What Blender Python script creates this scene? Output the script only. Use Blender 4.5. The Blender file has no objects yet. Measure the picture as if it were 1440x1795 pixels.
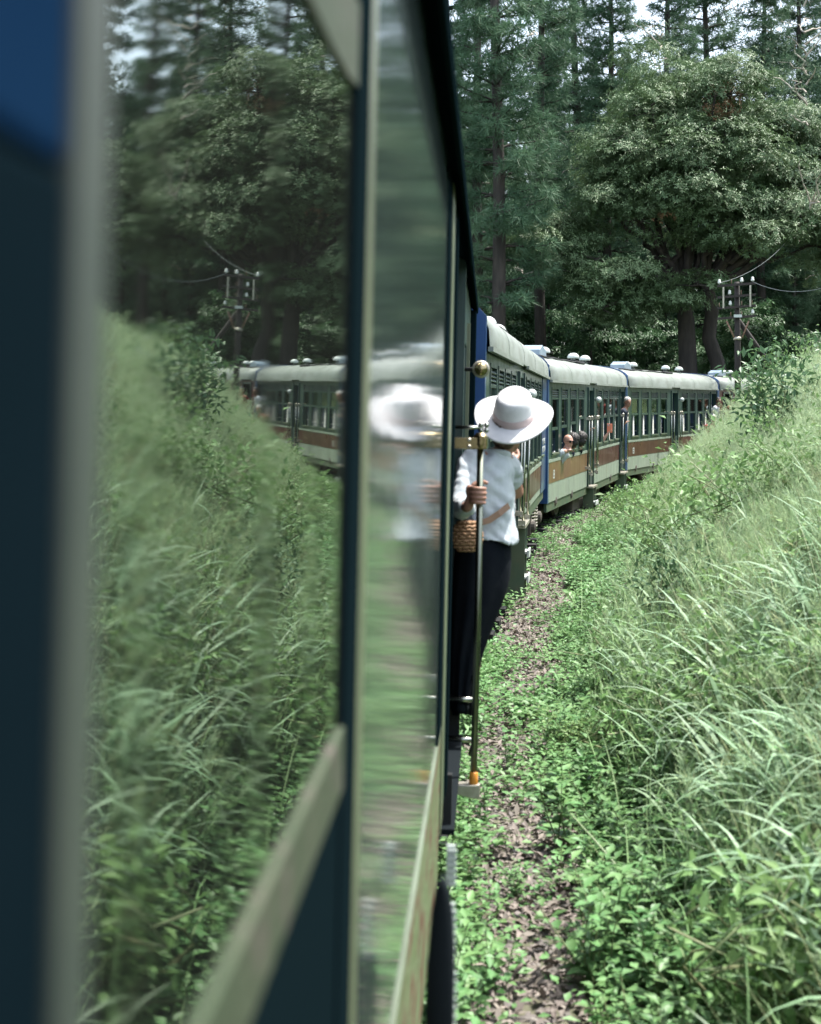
import bpy, bmesh, math, random
import numpy as np
from mathutils import Vector, Matrix, Quaternion

random.seed(7)
RNG = np.random.default_rng(11)
R = math.radians
scene = bpy.context.scene
COL = scene.collection

# ------------------------------------------------------------------ camera
CAM_Z = 2.30                 # eye height above the track bed
F_PX = 2400.0                # focal length in pixels of the 1440 x 1795 photograph
cam_d = bpy.data.cameras.new("camera")
cam = bpy.data.objects.new("camera", cam_d)
COL.objects.link(cam)
cam.location = (0, 0, CAM_Z)
cam.rotation_euler = (R(90), 0, 0)
cam_d.sensor_fit = 'VERTICAL'
cam_d.sensor_height = 36.0
cam_d.sensor_width = 36.0 * 1440 / 1795
cam_d.lens = 36.0 * F_PX / 1795
cam_d.shift_y = -(897.5 - 691.0) / 1795
cam_d.clip_start = 0.05
cam_d.clip_end = 3000
cam_d.dof.use_dof = True
cam_d.dof.focus_distance = 20.0
cam_d.dof.aperture_fstop = 3.6
scene.camera = cam

# ------------------------------------------------------------------ sky and sun
SUN_EL, SUN_AZ = 66.0, 68.0
world = bpy.data.worlds.new("World")
scene.world = world
world.use_nodes = True
wn = world.node_tree
sky = wn.nodes.new("ShaderNodeTexSky")
sky.sky_type = 'NISHITA'
sky.sun_disc = False
sky.sun_elevation = R(SUN_EL)
sky.sun_rotation = R(SUN_AZ)
sky.air_density = 1.0
sky.dust_density = 3.0
sky.ozone_density = 1.0
veil = wn.nodes.new("ShaderNodeMix"); veil.data_type = 'RGBA'; veil.blend_type = 'ADD'; veil.inputs[0].default_value = 1.0
veil.inputs[7].default_value = (3.0, 3.12, 3.15, 1)      # thin white cloud over the whole sky
wn.links.new(sky.outputs[0], veil.inputs[6])
wn.links.new(veil.outputs[2], wn.nodes["Background"].inputs[0])
wn.nodes["Background"].inputs[1].default_value = 0.15
sun_d = bpy.data.lights.new("sun", 'SUN')
sun = bpy.data.objects.new("sun", sun_d)
COL.objects.link(sun)
sd = Vector((math.sin(R(SUN_AZ)) * math.cos(R(SUN_EL)), math.cos(R(SUN_AZ)) * math.cos(R(SUN_EL)), math.sin(R(SUN_EL))))
sun.rotation_mode = 'QUATERNION'
sun.rotation_quaternion = sd.to_track_quat('Z', 'Y')
sun.location = (0, 0, 60)
sun_d.energy = 4.8
sun_d.angle = R(0.6)
sun_d.color = (1.0, 0.965, 0.90)
scene.view_settings.view_transform = 'Standard'
scene.view_settings.look = 'None'
scene.view_settings.gamma = 1.0
scene.view_settings.exposure = 1.22
scene.view_settings.use_curve_mapping = False
scene.render.engine = 'CYCLES'
scene.cycles.max_bounces = 7
scene.cycles.transparent_max_bounces = 12
scene.cycles.use_denoising = True

# ------------------------------------------------------------------ materials
def _nt(name):
    m = bpy.data.materials.new(name)
    m.use_nodes = True
    return m, m.node_tree, m.node_tree.nodes["Principled BSDF"]

def rgb(c):
    return (c[0], c[1], c[2], 1.0)

def mat(name, c1, c2=None, scale=6.0, stretch=(1, 1, 1), rough=0.5, rough2=None, metal=0.0, bump=0.0, bscale=40.0,
        coat=0.0, spec=0.5, lo=0.35, hi=0.65, c3=None, c3scale=20.0, c3lo=0.55, c3hi=0.7, transl=0.0, rnd=0.0, ior=1.5, detail=5.0):
    m, nt, b = _nt(name)
    L = nt.links.new
    tc = nt.nodes.new("ShaderNodeTexCoord")
    mp = nt.nodes.new("ShaderNodeMapping")
    mp.inputs["Scale"].default_value = stretch
    L(tc.outputs["Object"], mp.inputs[0])
    col = None
    if c2 is not None:
        n = nt.nodes.new("ShaderNodeTexNoise"); n.inputs["Scale"].default_value = scale; n.inputs["Detail"].default_value = detail
        L(mp.outputs[0], n.inputs[0])
        r = nt.nodes.new("ShaderNodeMapRange"); r.inputs[1].default_value = lo; r.inputs[2].default_value = hi
        L(n.outputs[0], r.inputs[0])
        x = nt.nodes.new("ShaderNodeMix"); x.data_type = 'RGBA'
        x.inputs[6].default_value = rgb(c1); x.inputs[7].default_value = rgb(c2)
        L(r.outputs[0], x.inputs[0]); col = x.outputs[2]
        if rough2 is not None:
            q = nt.nodes.new("ShaderNodeMapRange"); q.inputs[3].default_value = rough; q.inputs[4].default_value = rough2
            L(r.outputs[0], q.inputs[0]); L(q.outputs[0], b.inputs["Roughness"])
    if c3 is not None:
        n = nt.nodes.new("ShaderNodeTexNoise"); n.inputs["Scale"].default_value = c3scale; n.inputs["Detail"].default_value = 6
        L(mp.outputs[0], n.inputs[0])
        r = nt.nodes.new("ShaderNodeMapRange"); r.inputs[1].default_value = c3lo; r.inputs[2].default_value = c3hi
        L(n.outputs[0], r.inputs[0])
        x = nt.nodes.new("ShaderNodeMix"); x.data_type = 'RGBA'
        if col is not None: L(col, x.inputs[6])
        else: x.inputs[6].default_value = rgb(c1)
        x.inputs[7].default_value = rgb(c3)
        L(r.outputs[0], x.inputs[0]); col = x.outputs[2]
    if rnd > 0:
        oi = nt.nodes.new("ShaderNodeObjectInfo")
        h = nt.nodes.new("ShaderNodeHueSaturation")
        a = nt.nodes.new("ShaderNodeMapRange"); a.inputs[3].default_value = 1 - rnd; a.inputs[4].default_value = 1 + rnd
        L(oi.outputs["Random"], a.inputs[0]); L(a.outputs[0], h.inputs["Value"])
        a2 = nt.nodes.new("ShaderNodeMapRange"); a2.inputs[3].default_value = 0.5 - rnd * 0.06; a2.inputs[4].default_value = 0.5 + rnd * 0.05
        w = nt.nodes.new("ShaderNodeMath"); w.operation = 'MULTIPLY'; w.inputs[1].default_value = 7.31
        f = nt.nodes.new("ShaderNodeMath"); f.operation = 'FRACT'
        L(oi.outputs["Random"], w.inputs[0]); L(w.outputs[0], f.inputs[0]); L(f.outputs[0], a2.inputs[0]); L(a2.outputs[0], h.inputs["Hue"])
        if col is not None: L(col, h.inputs["Color"])
        else: h.inputs["Color"].default_value = rgb(c1)
        col = h.outputs[0]
    if col is not None: L(col, b.inputs["Base Color"])
    else: b.inputs["Base Color"].default_value = rgb(c1)
    if not (c2 is not None and rough2 is not None):
        b.inputs["Roughness"].default_value = rough
    b.inputs["Metallic"].default_value = metal
    b.inputs["Specular IOR Level"].default_value = spec
    b.inputs["IOR"].default_value = ior
    b.inputs["Coat Weight"].default_value = coat
    b.inputs["Coat Roughness"].default_value = 0.08
    if bump > 0:
        n = nt.nodes.new("ShaderNodeTexNoise"); n.inputs["Scale"].default_value = bscale; n.inputs["Detail"].default_value = 4
        L(mp.outputs[0], n.inputs[0])
        bp = nt.nodes.new("ShaderNodeBump"); bp.inputs["Strength"].default_value = bump; bp.inputs["Distance"].default_value = 0.02
        L(n.outputs[0], bp.inputs["Height"]); L(bp.outputs[0], b.inputs["Normal"])
    if transl > 0:
        t = nt.nodes.new("ShaderNodeBsdfTranslucent")
        if col is not None: L(col, t.inputs[0])
        else: t.inputs[0].default_value = rgb(c1)
        mx = nt.nodes.new("ShaderNodeMixShader"); mx.inputs[0].default_value = transl
        L(b.outputs[0], mx.inputs[1]); L(t.outputs[0], mx.inputs[2])
        L(mx.outputs[0], nt.nodes["Material Output"].inputs[0])
    return m

def glass_mat(name, tint, ior, rough, ripple=0.0, rscale=6.0, stretch=(1, 1, 1), dust=0.0):
    """thin pane: Fresnel mix of a clear tinted pane and a mirror"""
    m, nt, b = _nt(name)
    L = nt.links.new
    nt.nodes.remove(b)
    fr = nt.nodes.new("ShaderNodeFresnel"); fr.inputs[0].default_value = ior
    gl = nt.nodes.new("ShaderNodeBsdfGlossy"); gl.inputs["Roughness"].default_value = rough
    gl.inputs["Color"].default_value = (0.93, 1.0, 0.94, 1)
    tr = nt.nodes.new("ShaderNodeBsdfTransparent"); tr.inputs[0].default_value = rgb(tint)
    mx = nt.nodes.new("ShaderNodeMixShader")
    L(fr.outputs[0], mx.inputs[0]); L(tr.outputs[0], mx.inputs[1]); L(gl.outputs[0], mx.inputs[2])
    out = mx.outputs[0]
    if ripple > 0:
        tc = nt.nodes.new("ShaderNodeTexCoord"); mp = nt.nodes.new("ShaderNodeMapping"); mp.inputs["Scale"].default_value = stretch
        L(tc.outputs["Object"], mp.inputs[0])
        n = nt.nodes.new("ShaderNodeTexNoise"); n.inputs["Scale"].default_value = rscale; n.inputs["Detail"].default_value = 2
        L(mp.outputs[0], n.inputs[0])
        bp = nt.nodes.new("ShaderNodeBump"); bp.inputs["Strength"].default_value = ripple; bp.inputs["Distance"].default_value = 0.01
        L(n.outputs[0], bp.inputs["Height"]); L(bp.outputs[0], gl.inputs["Normal"])
        # ripples gather in upright bands of the pane, the glass between them is nearly flat
        mp2 = nt.nodes.new("ShaderNodeMapping"); mp2.inputs["Scale"].default_value = (6.0, 0.0, 0.25)
        L(tc.outputs["Object"], mp2.inputs[0])
        n2 = nt.nodes.new("ShaderNodeTexNoise"); n2.inputs["Scale"].default_value = 1.0; n2.inputs["Detail"].default_value = 1
        L(mp2.outputs[0], n2.inputs[0])
        r2 = nt.nodes.new("ShaderNodeMapRange"); r2.inputs[1].default_value = 0.46; r2.inputs[2].default_value = 0.64; r2.inputs[3].default_value = ripple * 0.12; r2.inputs[4].default_value = ripple
        L(n2.outputs[0], r2.inputs[0]); L(r2.outputs[0], bp.inputs["Strength"])
    if dust > 0:
        df = nt.nodes.new("ShaderNodeBsdfDiffuse"); df.inputs[0].default_value = (0.45, 0.5, 0.45, 1)
        m2 = nt.nodes.new("ShaderNodeMixShader"); m2.inputs[0].default_value = dust
        L(out, m2.inputs[1]); L(df.outputs[0], m2.inputs[2]); out = m2.outputs[0]
    L(out, nt.nodes["Material Output"].inputs[0])
    return m

M = {}
M['ballast'] = mat('dark_ballast', (0.030, 0.027, 0.024), (0.055, 0.048, 0.040), scale=6, rough=0.95, bump=0.8, bscale=22)  # ground strip under the train, darker than the soil beside it
M['soil'] = mat('soil', (0.10, 0.085, 0.06), (0.055, 0.075, 0.035), scale=0.9, rough=0.95, bump=0.6, bscale=9, c3=(0.19, 0.155, 0.13), c3scale=14)
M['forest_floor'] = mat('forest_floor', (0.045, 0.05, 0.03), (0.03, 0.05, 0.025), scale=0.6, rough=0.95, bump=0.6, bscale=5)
M['grass'] = mat('grass', (0.27, 0.43, 0.19), (0.36, 0.50, 0.27), scale=1.2, rough=0.5, transl=0.5, rnd=0.22, spec=0.2)
M['straw'] = mat('straw', (0.33, 0.36, 0.20), (0.27, 0.31, 0.15), scale=3, rough=0.7, transl=0.3, rnd=0.25)
M['seed'] = mat('seed_heads', (0.33, 0.45, 0.24), (0.42, 0.51, 0.33), scale=2, rough=0.7, transl=0.35, rnd=0.15, spec=0.2)
M['blade'] = mat('wide_blades', (0.19, 0.31, 0.165), (0.28, 0.39, 0.26), scale=2.0, rough=0.5, transl=0.3, rnd=0.25, spec=0.3)
M['weed'] = mat('weed_leaves', (0.095, 0.21, 0.075), (0.165, 0.285, 0.115), scale=6.0, rough=0.42, transl=0.3, rnd=0.22, spec=0.22)
M['stem'] = mat('plant_stems', (0.12, 0.17, 0.07), (0.19, 0.20, 0.10), scale=6.0, rough=0.6)
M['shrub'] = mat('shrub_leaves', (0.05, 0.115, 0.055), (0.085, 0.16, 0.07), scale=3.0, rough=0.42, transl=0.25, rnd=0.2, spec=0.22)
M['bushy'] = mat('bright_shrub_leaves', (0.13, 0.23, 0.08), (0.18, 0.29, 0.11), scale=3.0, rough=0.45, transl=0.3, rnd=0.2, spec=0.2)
M['mango'] = mat('broad_crown_leaves', (0.082, 0.145, 0.064), (0.135, 0.20, 0.10), scale=0.8, rough=0.48, transl=0.18, spec=0.28)
M['russet'] = mat('russet_leaves', (0.20, 0.10, 0.05), (0.26, 0.15, 0.08), scale=3, rough=0.6)
M['pine'] = mat('pine_needles', (0.056, 0.115, 0.066), (0.10, 0.175, 0.10), scale=0.5, rough=0.5, transl=0.22, spec=0.15)
M['gum'] = mat('gum_leaves', (0.075, 0.125, 0.075), (0.115, 0.17, 0.10), scale=0.6, rough=0.5, transl=0.3, spec=0.2)
M['bark'] = mat('dark_bark', (0.024, 0.021, 0.018), (0.05, 0.042, 0.035), scale=5, stretch=(1, 1, 0.25), rough=0.9, bump=0.8, bscale=14)
M['palebark'] = mat('pale_bark', (0.30, 0.26, 0.21), (0.44, 0.41, 0.36), scale=3, stretch=(1, 1, 0.2), rough=0.8, bump=0.3, bscale=10, c3=(0.14, 0.10, 0.075), c3scale=5)
M['litter'] = mat('dead_leaves', (0.12, 0.10, 0.085), (0.20, 0.172, 0.15), scale=5, rough=0.8, rnd=0.3)
M['gravel'] = mat('gravel_stones', (0.115, 0.102, 0.094), (0.195, 0.175, 0.16), scale=8, rough=0.9, rnd=0.35, bump=0.4, bscale=60)
# train paints
M['green'] = mat('dark_green_paint', (0.010, 0.032, 0.030), (0.018, 0.044, 0.037), scale=2.5, stretch=(1.5, 1, 0.5), rough=0.28, rough2=0.45, coat=0.25)
M['skirt'] = mat('skirt_green_paint', (0.045, 0.080, 0.050), (0.075, 0.095, 0.055), scale=3, rough=0.5, c3=(0.09, 0.075, 0.055), c3scale=4)
M['sage'] = mat('pale_green_paint', (0.22, 0.27, 0.215), (0.18, 0.22, 0.175), scale=3, stretch=(1.0, 1, 0.4), rough=0.35, rough2=0.55, c3=(0.24, 0.25, 0.19), c3scale=5, c3lo=0.56, c3hi=0.85)
M['maroon'] = mat('maroon_paint', (0.062, 0.013, 0.013), (0.045, 0.011, 0.011), scale=2, stretch=(0.8, 1, 0.5), rough=0.25, rough2=0.42, coat=0.3, spec=0.25, c3=(0.085, 0.028, 0.022), c3scale=7, c3lo=0.6, c3hi=0.85)
M['ochre'] = mat('ochre_paint', (0.14, 0.078, 0.036), (0.105, 0.048, 0.026), scale=2, stretch=(0.9, 1, 0.5), rough=0.3, rough2=0.5, coat=0.2, c3=(0.36, 0.24, 0.12), c3scale=9, c3lo=0.6, c3hi=0.85)
M['blue'] = mat('blue_paint', (0.022, 0.062, 0.165), (0.018, 0.05, 0.13), scale=2, rough=0.3, coat=0.3)
M['roof'] = mat('pale_roof_paint', (0.20, 0.225, 0.205), (0.155, 0.18, 0.155), scale=2.0, stretch=(0.7, 2, 2), rough=0.55, c3=(0.12, 0.13, 0.11), c3scale=3, c3lo=0.48, c3hi=0.85, bump=0.1, bscale=12)
M['roofdark'] = mat('weathered_roof', (0.10, 0.10, 0.095), (0.16, 0.155, 0.145), scale=2.0, rough=0.7)
M['white'] = mat('white_paint', (0.45, 0.48, 0.47), (0.36, 0.40, 0.38), scale=5, rough=0.4)
M['housing'] = mat('grey_blue_paint', (0.17, 0.23, 0.28), (0.22, 0.27, 0.32), scale=4, rough=0.45)
M['dark'] = mat('dark_steel', (0.012, 0.015, 0.017), (0.024, 0.023, 0.022), scale=6, rough=0.7, spec=0.2)
M['bogie'] = mat('dusty_steel', (0.045, 0.042, 0.038), (0.085, 0.072, 0.058), scale=7, rough=0.75)
M['interior'] = mat('dark_interior', (0.016, 0.026, 0.030), rough=0.8)
M['seat'] = mat('seat_cloth', (0.030, 0.055, 0.085), (0.04, 0.07, 0.10), scale=9, rough=0.9)
M['cloth'] = mat('pale_curtain', (0.70, 0.70, 0.67), rough=0.9)
M['steel'] = mat('polished_steel', (0.36, 0.37, 0.33), (0.28, 0.29, 0.25), scale=9, rough=0.16, rough2=0.3, metal=1.0)
M['brass'] = mat('bronze_metal', (0.30, 0.24, 0.13), (0.22, 0.18, 0.10), scale=9, rough=0.26, metal=1.0)
M['oldsteel'] = mat('worn_cast_steel', (0.42, 0.40, 0.34), (0.30, 0.28, 0.23), scale=20, rough=0.45, metal=0.7)
M['glass'] = glass_mat('window_glass', (0.50, 0.62, 0.55), 1.8, 0.02)
M['black'] = mat('black_rubber', (0.008, 0.011, 0.013), rough=0.8, spec=0.05)
M['porcelain'] = mat('white_porcelain', (0.50, 0.52, 0.48), rough=0.2)
M['polewood'] = mat('dark_rail_steel', (0.015, 0.012, 0.011), (0.024, 0.018, 0.016), scale=4, rough=0.8)
M['rust'] = mat('rusty_steel', (0.16, 0.085, 0.055), (0.24, 0.16, 0.12), scale=9, rough=0.8)
M['wire'] = mat('grey_wire', (0.10, 0.12, 0.12), rough=0.5)

# ------------------------------------------------------------------ mesh helpers
class MB:
    def __init__(s): s.v, s.f = [], []
    def add(s, v, f):
        n = len(s.v); s.v += [tuple(p) for p in v]; s.f += [tuple(i + n for i in q) for q in f]; return s
    def box(s, x0, x1, y0, y1, z0, z1):
        v = [(x, y, z) for x in (x0, x1) for y in (y0, y1) for z in (z0, z1)]
        return s.add(v, [(0, 1, 3, 2), (4, 6, 7, 5), (0, 4, 5, 1), (2, 3, 7, 6), (0, 2, 6, 4), (1, 5, 7, 3)])
    def tube(s, pts, r, n=8, caps=True):
        pts = [Vector(p) for p in pts]
        rs = r if isinstance(r, (list, tuple)) else [r] * len(pts)
        prev = None; V = []; Fc = []
        for i, p in enumerate(pts):
            t = (pts[min(i + 1, len(pts) - 1)] - pts[max(i - 1, 0)]).normalized()
            if prev is None:
                a = Vector((0, 0, 1)) if abs(t.z) < 0.9 else Vector((1, 0, 0))
                u = t.cross(a).normalized()
            else:
                u = (prev - t * prev.dot(t)).normalized()
            prev = u; w = t.cross(u)
            for k in range(n):
                an = 2 * math.pi * k / n
                V.append(p + (u * math.cos(an) + w * math.sin(an)) * rs[i])
        for i in range(len(pts) - 1):
            for k in range(n):
                Fc.append((i * n + k, i * n + (k + 1) % n, (i + 1) * n + (k + 1) % n, (i + 1) * n + k))
        if caps:
            Fc.append(tuple(range(n - 1, -1, -1))); Fc.append(tuple((len(pts) - 1) * n + k for k in range(n)))
        return s.add(V, Fc)
    def lathe(s, prof, origin, axis, n=16):
        """prof: (radius, height) pairs round axis"""
        ax = Vector(axis).normalized(); o = Vector(origin)
        a = Vector((0, 0, 1)) if abs(ax.z) < 0.9 else Vector((1, 0, 0))
        u = ax.cross(a).normalized(); w = ax.cross(u)
        V, Fc = [], []
        for (r, h) in prof:
            for k in range(n):
                an = 2 * math.pi * k / n
                V.append(o + ax * h + (u * math.cos(an) + w * math.sin(an)) * max(r, 1e-4))
        for i in range(len(prof) - 1):
            for k in range(n):
                Fc.append((i * n + k, i * n + (k + 1) % n, (i + 1) * n + (k + 1) % n, (i + 1) * n + k))
        Fc.append(tuple(range(n - 1, -1, -1))); Fc.append(tuple((len(prof) - 1) * n + k for k in range(n)))
        return s.add(V, Fc)
    def ell(s, c, r, n=12, m=8, rot=None):
        V, Fc = [], []
        c = Vector(c)
        for i in range(m + 1):
            th = math.pi * i / m
            for k in range(n):
                an = 2 * math.pi * k / n
                p = Vector((r[0] * max(math.sin(th), 1e-3) * math.cos(an), r[1] * max(math.sin(th), 1e-3) * math.sin(an), r[2] * math.cos(th)))
                if rot is not None: p = rot @ p
                V.append(c + p)
        for i in range(m):
            for k in range(n):
                Fc.append((i * n + k, (i + 1) * n + k, (i + 1) * n + (k + 1) % n, i * n + (k + 1) % n))
        Fc.append(tuple(range(n))); Fc.append(tuple(m * n + k for k in range(n - 1, -1, -1)))
        return s.add(V, Fc)
    def prism(s, poly, x0, x1):
        """polygon of (y, z) extruded along x"""
        n = len(poly)
        V = [(x0, p[0], p[1]) for p in poly] + [(x1, p[0], p[1]) for p in poly]
        Fc = [(k, (k + 1) % n, n + (k + 1) % n, n + k) for k in range(n)]
        Fc.append(tuple(range(n - 1, -1, -1))); Fc.append(tuple(range(n, 2 * n)))
        return s.add(V, Fc)
    def loft(s, rings, caps=True):
        n = len(rings[0]); V = [p for r in rings for p in r]; Fc = []
        for i in range(len(rings) - 1):
            for k in range(n):
                Fc.append((i * n + k, i * n + (k + 1) % n, (i + 1) * n + (k + 1) % n, (i + 1) * n + k))
        if caps:
            Fc.append(tuple(range(n - 1, -1, -1))); Fc.append(tuple((len(rings) - 1) * n + k for k in range(n)))
        return s.add(V, Fc)
    def mesh(s, name, m, smooth=False):
        me = bpy.data.meshes.new(name)
        me.from_pydata([tuple(p) for p in s.v], [], s.f)
        bm = bmesh.new(); bm.from_mesh(me); bmesh.ops.recalc_face_normals(bm, faces=bm.faces); bm.to_mesh(me); bm.free()
        if m is not None: me.materials.append(m)
        if smooth: me.polygons.foreach_set('use_smooth', [True] * len(me.polygons))
        return me
    def build(s, name, m, parent=None, smooth=False, bevel=0.0):
        me = s.mesh(name, m, smooth)
        if bevel > 0:
            bm = bmesh.new(); bm.from_mesh(me)
            bmesh.ops.bevel(bm, geom=bm.edges[:], offset=bevel, segments=2, affect='EDGES', profile=0.6, clamp_overlap=True)
            bm.to_mesh(me); bm.free()
        return link(name, me, parent)

def link(name, me, parent=None):
    o = bpy.data.objects.new(name, me)
    COL.objects.link(o)
    if parent is not None: o.parent = parent
    return o

def tag(o, label=None, cat=None, group=None, kind=None):
    if label: o['label'] = label
    if cat: o['category'] = cat
    if group: o['group'] = group
    if kind: o['kind'] = kind
    return o

def thing(name, label, cat, mtx=None, group=None):
    o = bpy.data.objects.new(name, None)
    o.empty_display_size = 0.2
    COL.objects.link(o)
    if mtx is not None: o.matrix_world = mtx
    return tag(o, label, cat, group)

def np_mesh(name, V, F, mats, midx=None, smooth=False):
    """V (n,3), F (m,3) triangles"""
    me = bpy.data.meshes.new(name)
    V = np.asarray(V, np.float32); F = np.asarray(F, np.int32)
    me.vertices.add(len(V)); me.vertices.foreach_set('co', V.ravel())
    me.loops.add(F.size); me.loops.foreach_set('vertex_index', F.ravel())
    k = F.shape[1]
    me.polygons.add(len(F)); me.polygons.foreach_set('loop_start', np.arange(len(F), dtype=np.int32) * k)
    for m in mats: me.materials.append(m)
    if midx is not None: me.polygons.foreach_set('material_index', np.asarray(midx, np.int32))
    if smooth: me.polygons.foreach_set('use_smooth', np.ones(len(F), bool))
    me.update(calc_edges=True); me.validate()
    return me

def unit(a):
    return a / np.maximum(np.linalg.norm(a, axis=-1, keepdims=True), 1e-9)

def leaf_tris(P, D, N, L, W, droop=0.15, fold=0.12, fine=False):
    """vectorised leaves: diamonds folded on the midrib (2 triangles), or 8 triangles each when fine"""
    P, D, N = np.asarray(P), unit(np.asarray(D)), np.asarray(N)
    S = unit(np.cross(D, N)); N = unit(np.cross(S, D))
    n = len(P); L = np.broadcast_to(L, (n,))[:, None]; W = np.broadcast_to(W, (n,))[:, None]
    if not fine:
        mid = P + D * L * 0.45
        V = np.stack([P, mid + S * W * 0.5 + N * W * fold, P + D * L - N * L * droop, mid - S * W * 0.5 + N * W * fold], 1).reshape(-1, 3)
        T = np.array([[0, 1, 2], [0, 2, 3]])
        k = 4
    else:
        m1 = P + D * L * 0.33; m2 = P + D * L * 0.68 - N * L * droop * 0.4; tip = P + D * L - N * L * droop
        u1 = S * W * 0.5; u2 = S * W * 0.40; f1 = N * W * fold; f2 = N * W * fold * 0.8
        V = np.stack([P, m1, m2, tip, m1 + u1 + f1, m2 + u2 + f2, m1 - u1 + f1, m2 - u2 + f2], 1).reshape(-1, 3)
        T = np.array([[0, 4, 1], [1, 4, 5], [1, 5, 2], [2, 5, 3], [0, 1, 6], [1, 7, 6], [1, 2, 7], [2, 3, 7]])
        k = 8
    F = (np.arange(n)[:, None, None] * k + T[None]).reshape(-1, 3)
    return V, F

def blade_tris(P, az, L, W, a0, a1, k=5, rng=RNG):
    """grass blades: ribbons leaning a0 at the base, bent to a1 at the tip (radians from vertical)"""
    n = len(P); az = np.broadcast_to(az, (n,)); L = np.broadcast_to(L, (n,)); W = np.broadcast_to(W, (n,))
    a0 = np.broadcast_to(a0, (n,)); a1 = np.broadcast_to(a1, (n,))
    h = np.stack([np.cos(az), np.sin(az), np.zeros(n)], 1); s = np.stack([-np.sin(az), np.cos(az), np.zeros(n)], 1)
    up = np.array([0, 0, 1.0])
    pts = [np.array(P, float)]
    for i in range(k):
        t = (i + 0.5) / k
        a = (a0 + (a1 - a0) * t ** 1.4)[:, None]
        pts.append(pts[-1] + (h * np.sin(a) + up * np.cos(a)) * (L / k)[:, None])
    V = []
    for i in range(k + 1):
        t = i / k
        w = (W * (0.55 + 0.45 * min(1, t * 4)) * (1 - t ** 2.2) * 0.5)[:, None] if i < k else np.zeros((n, 1))
        V.append(pts[i] + s * w); V.append(pts[i] - s * w)
    V = np.stack(V, 1).reshape(-1, 3)
    m = 2 * (k + 1); T = []
    for i in range(k):
        a, b, c, d = 2 * i, 2 * i + 1, 2 * i + 2, 2 * i + 3
        T.append([a, b, d]); 
        if i < k - 1: T.append([a, d, c])
    F = (np.arange(n)[:, None, None] * m + np.array(T)[None]).reshape(-1, 3)
    return V, F, pts

def cat_tris(parts):
    """parts: list of (V, F, matindex)"""
    Vs, Fs, Is, n = [], [], [], 0
    for V, F, i in parts:
        Vs.append(V); Fs.append(np.asarray(F) + n); Is.append(np.full(len(F), i)); n += len(V)
    return np.concatenate(Vs), np.concatenate(Fs), np.concatenate(Is)

def tube_tris(pts, rad, n=6):
    mb = MB().tube(pts, rad, n, caps=False)
    F = []
    for q in mb.f: F += [(q[0], q[1], q[2]), (q[0], q[2], q[3])]
    return np.array([tuple(p) for p in mb.v]), np.array(F)

# scatter: points carry rotation, scale and the index of the plant to set there
def scatter(name, protos, P, rz, sc, idx, label, cat, tilt=None):
    col = bpy.data.collections.new(name + "_sources")
    for i, me in enumerate(protos):
        o = bpy.data.objects.new("%s_source_%02d" % (name, i), me)
        col.objects.link(o)
    me = bpy.data.meshes.new(name)
    n = len(P)
    me.vertices.add(n); me.vertices.foreach_set('co', np.asarray(P, np.float32).ravel())
    rot = np.zeros((n, 3), np.float32); rot[:, 2] = rz
    if tilt is not None: rot[:, :2] = tilt
    a = me.attributes.new('rot', 'FLOAT_VECTOR', 'POINT'); a.data.foreach_set('vector', rot.ravel())
    a = me.attributes.new('scl', 'FLOAT', 'POINT'); a.data.foreach_set('value', np.asarray(sc, np.float32))
    a = me.attributes.new('idx', 'INT', 'POINT'); a.data.foreach_set('value', np.asarray(idx, np.int32))
    me.update()
    o = link(name, me)
    ng = bpy.data.node_groups.new(name, 'GeometryNodeTree')
    ng.interface.new_socket('Geometry', in_out='INPUT', socket_type='NodeSocketGeometry')
    ng.interface.new_socket('Geometry', in_out='OUTPUT', socket_type='NodeSocketGeometry')
    N, L = ng.nodes, ng.links.new
    gi, go = N.new('NodeGroupInput'), N.new('NodeGroupOutput')
    ci = N.new('GeometryNodeCollectionInfo'); ci.inputs['Collection'].default_value = col
    ci.inputs['Separate Children'].default_value = True; ci.inputs['Reset Children'].default_value = True
    iop = N.new('GeometryNodeInstanceOnPoints'); iop.inputs['Pick Instance'].default_value = True
    def attr(nm, ty):
        x = N.new('GeometryNodeInputNamedAttribute'); x.data_type = ty; x.inputs['Name'].default_value = nm; return x.outputs['Attribute']
    L(gi.outputs[0], iop.inputs['Points']); L(ci.outputs[0], iop.inputs['Instance'])
    L(attr('idx', 'INT'), iop.inputs['Instance Index'])
    e = N.new('FunctionNodeEulerToRotation'); L(attr('rot', 'FLOAT_VECTOR'), e.inputs[0]); L(e.outputs[0], iop.inputs['Rotation'])
    L(attr('scl', 'FLOAT'), iop.inputs['Scale'])
    L(iop.outputs[0], go.inputs[0])
    md = o.modifiers.new('scatter', 'NODES'); md.node_group = ng
    return tag(o, label, cat, kind='stuff')
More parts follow.
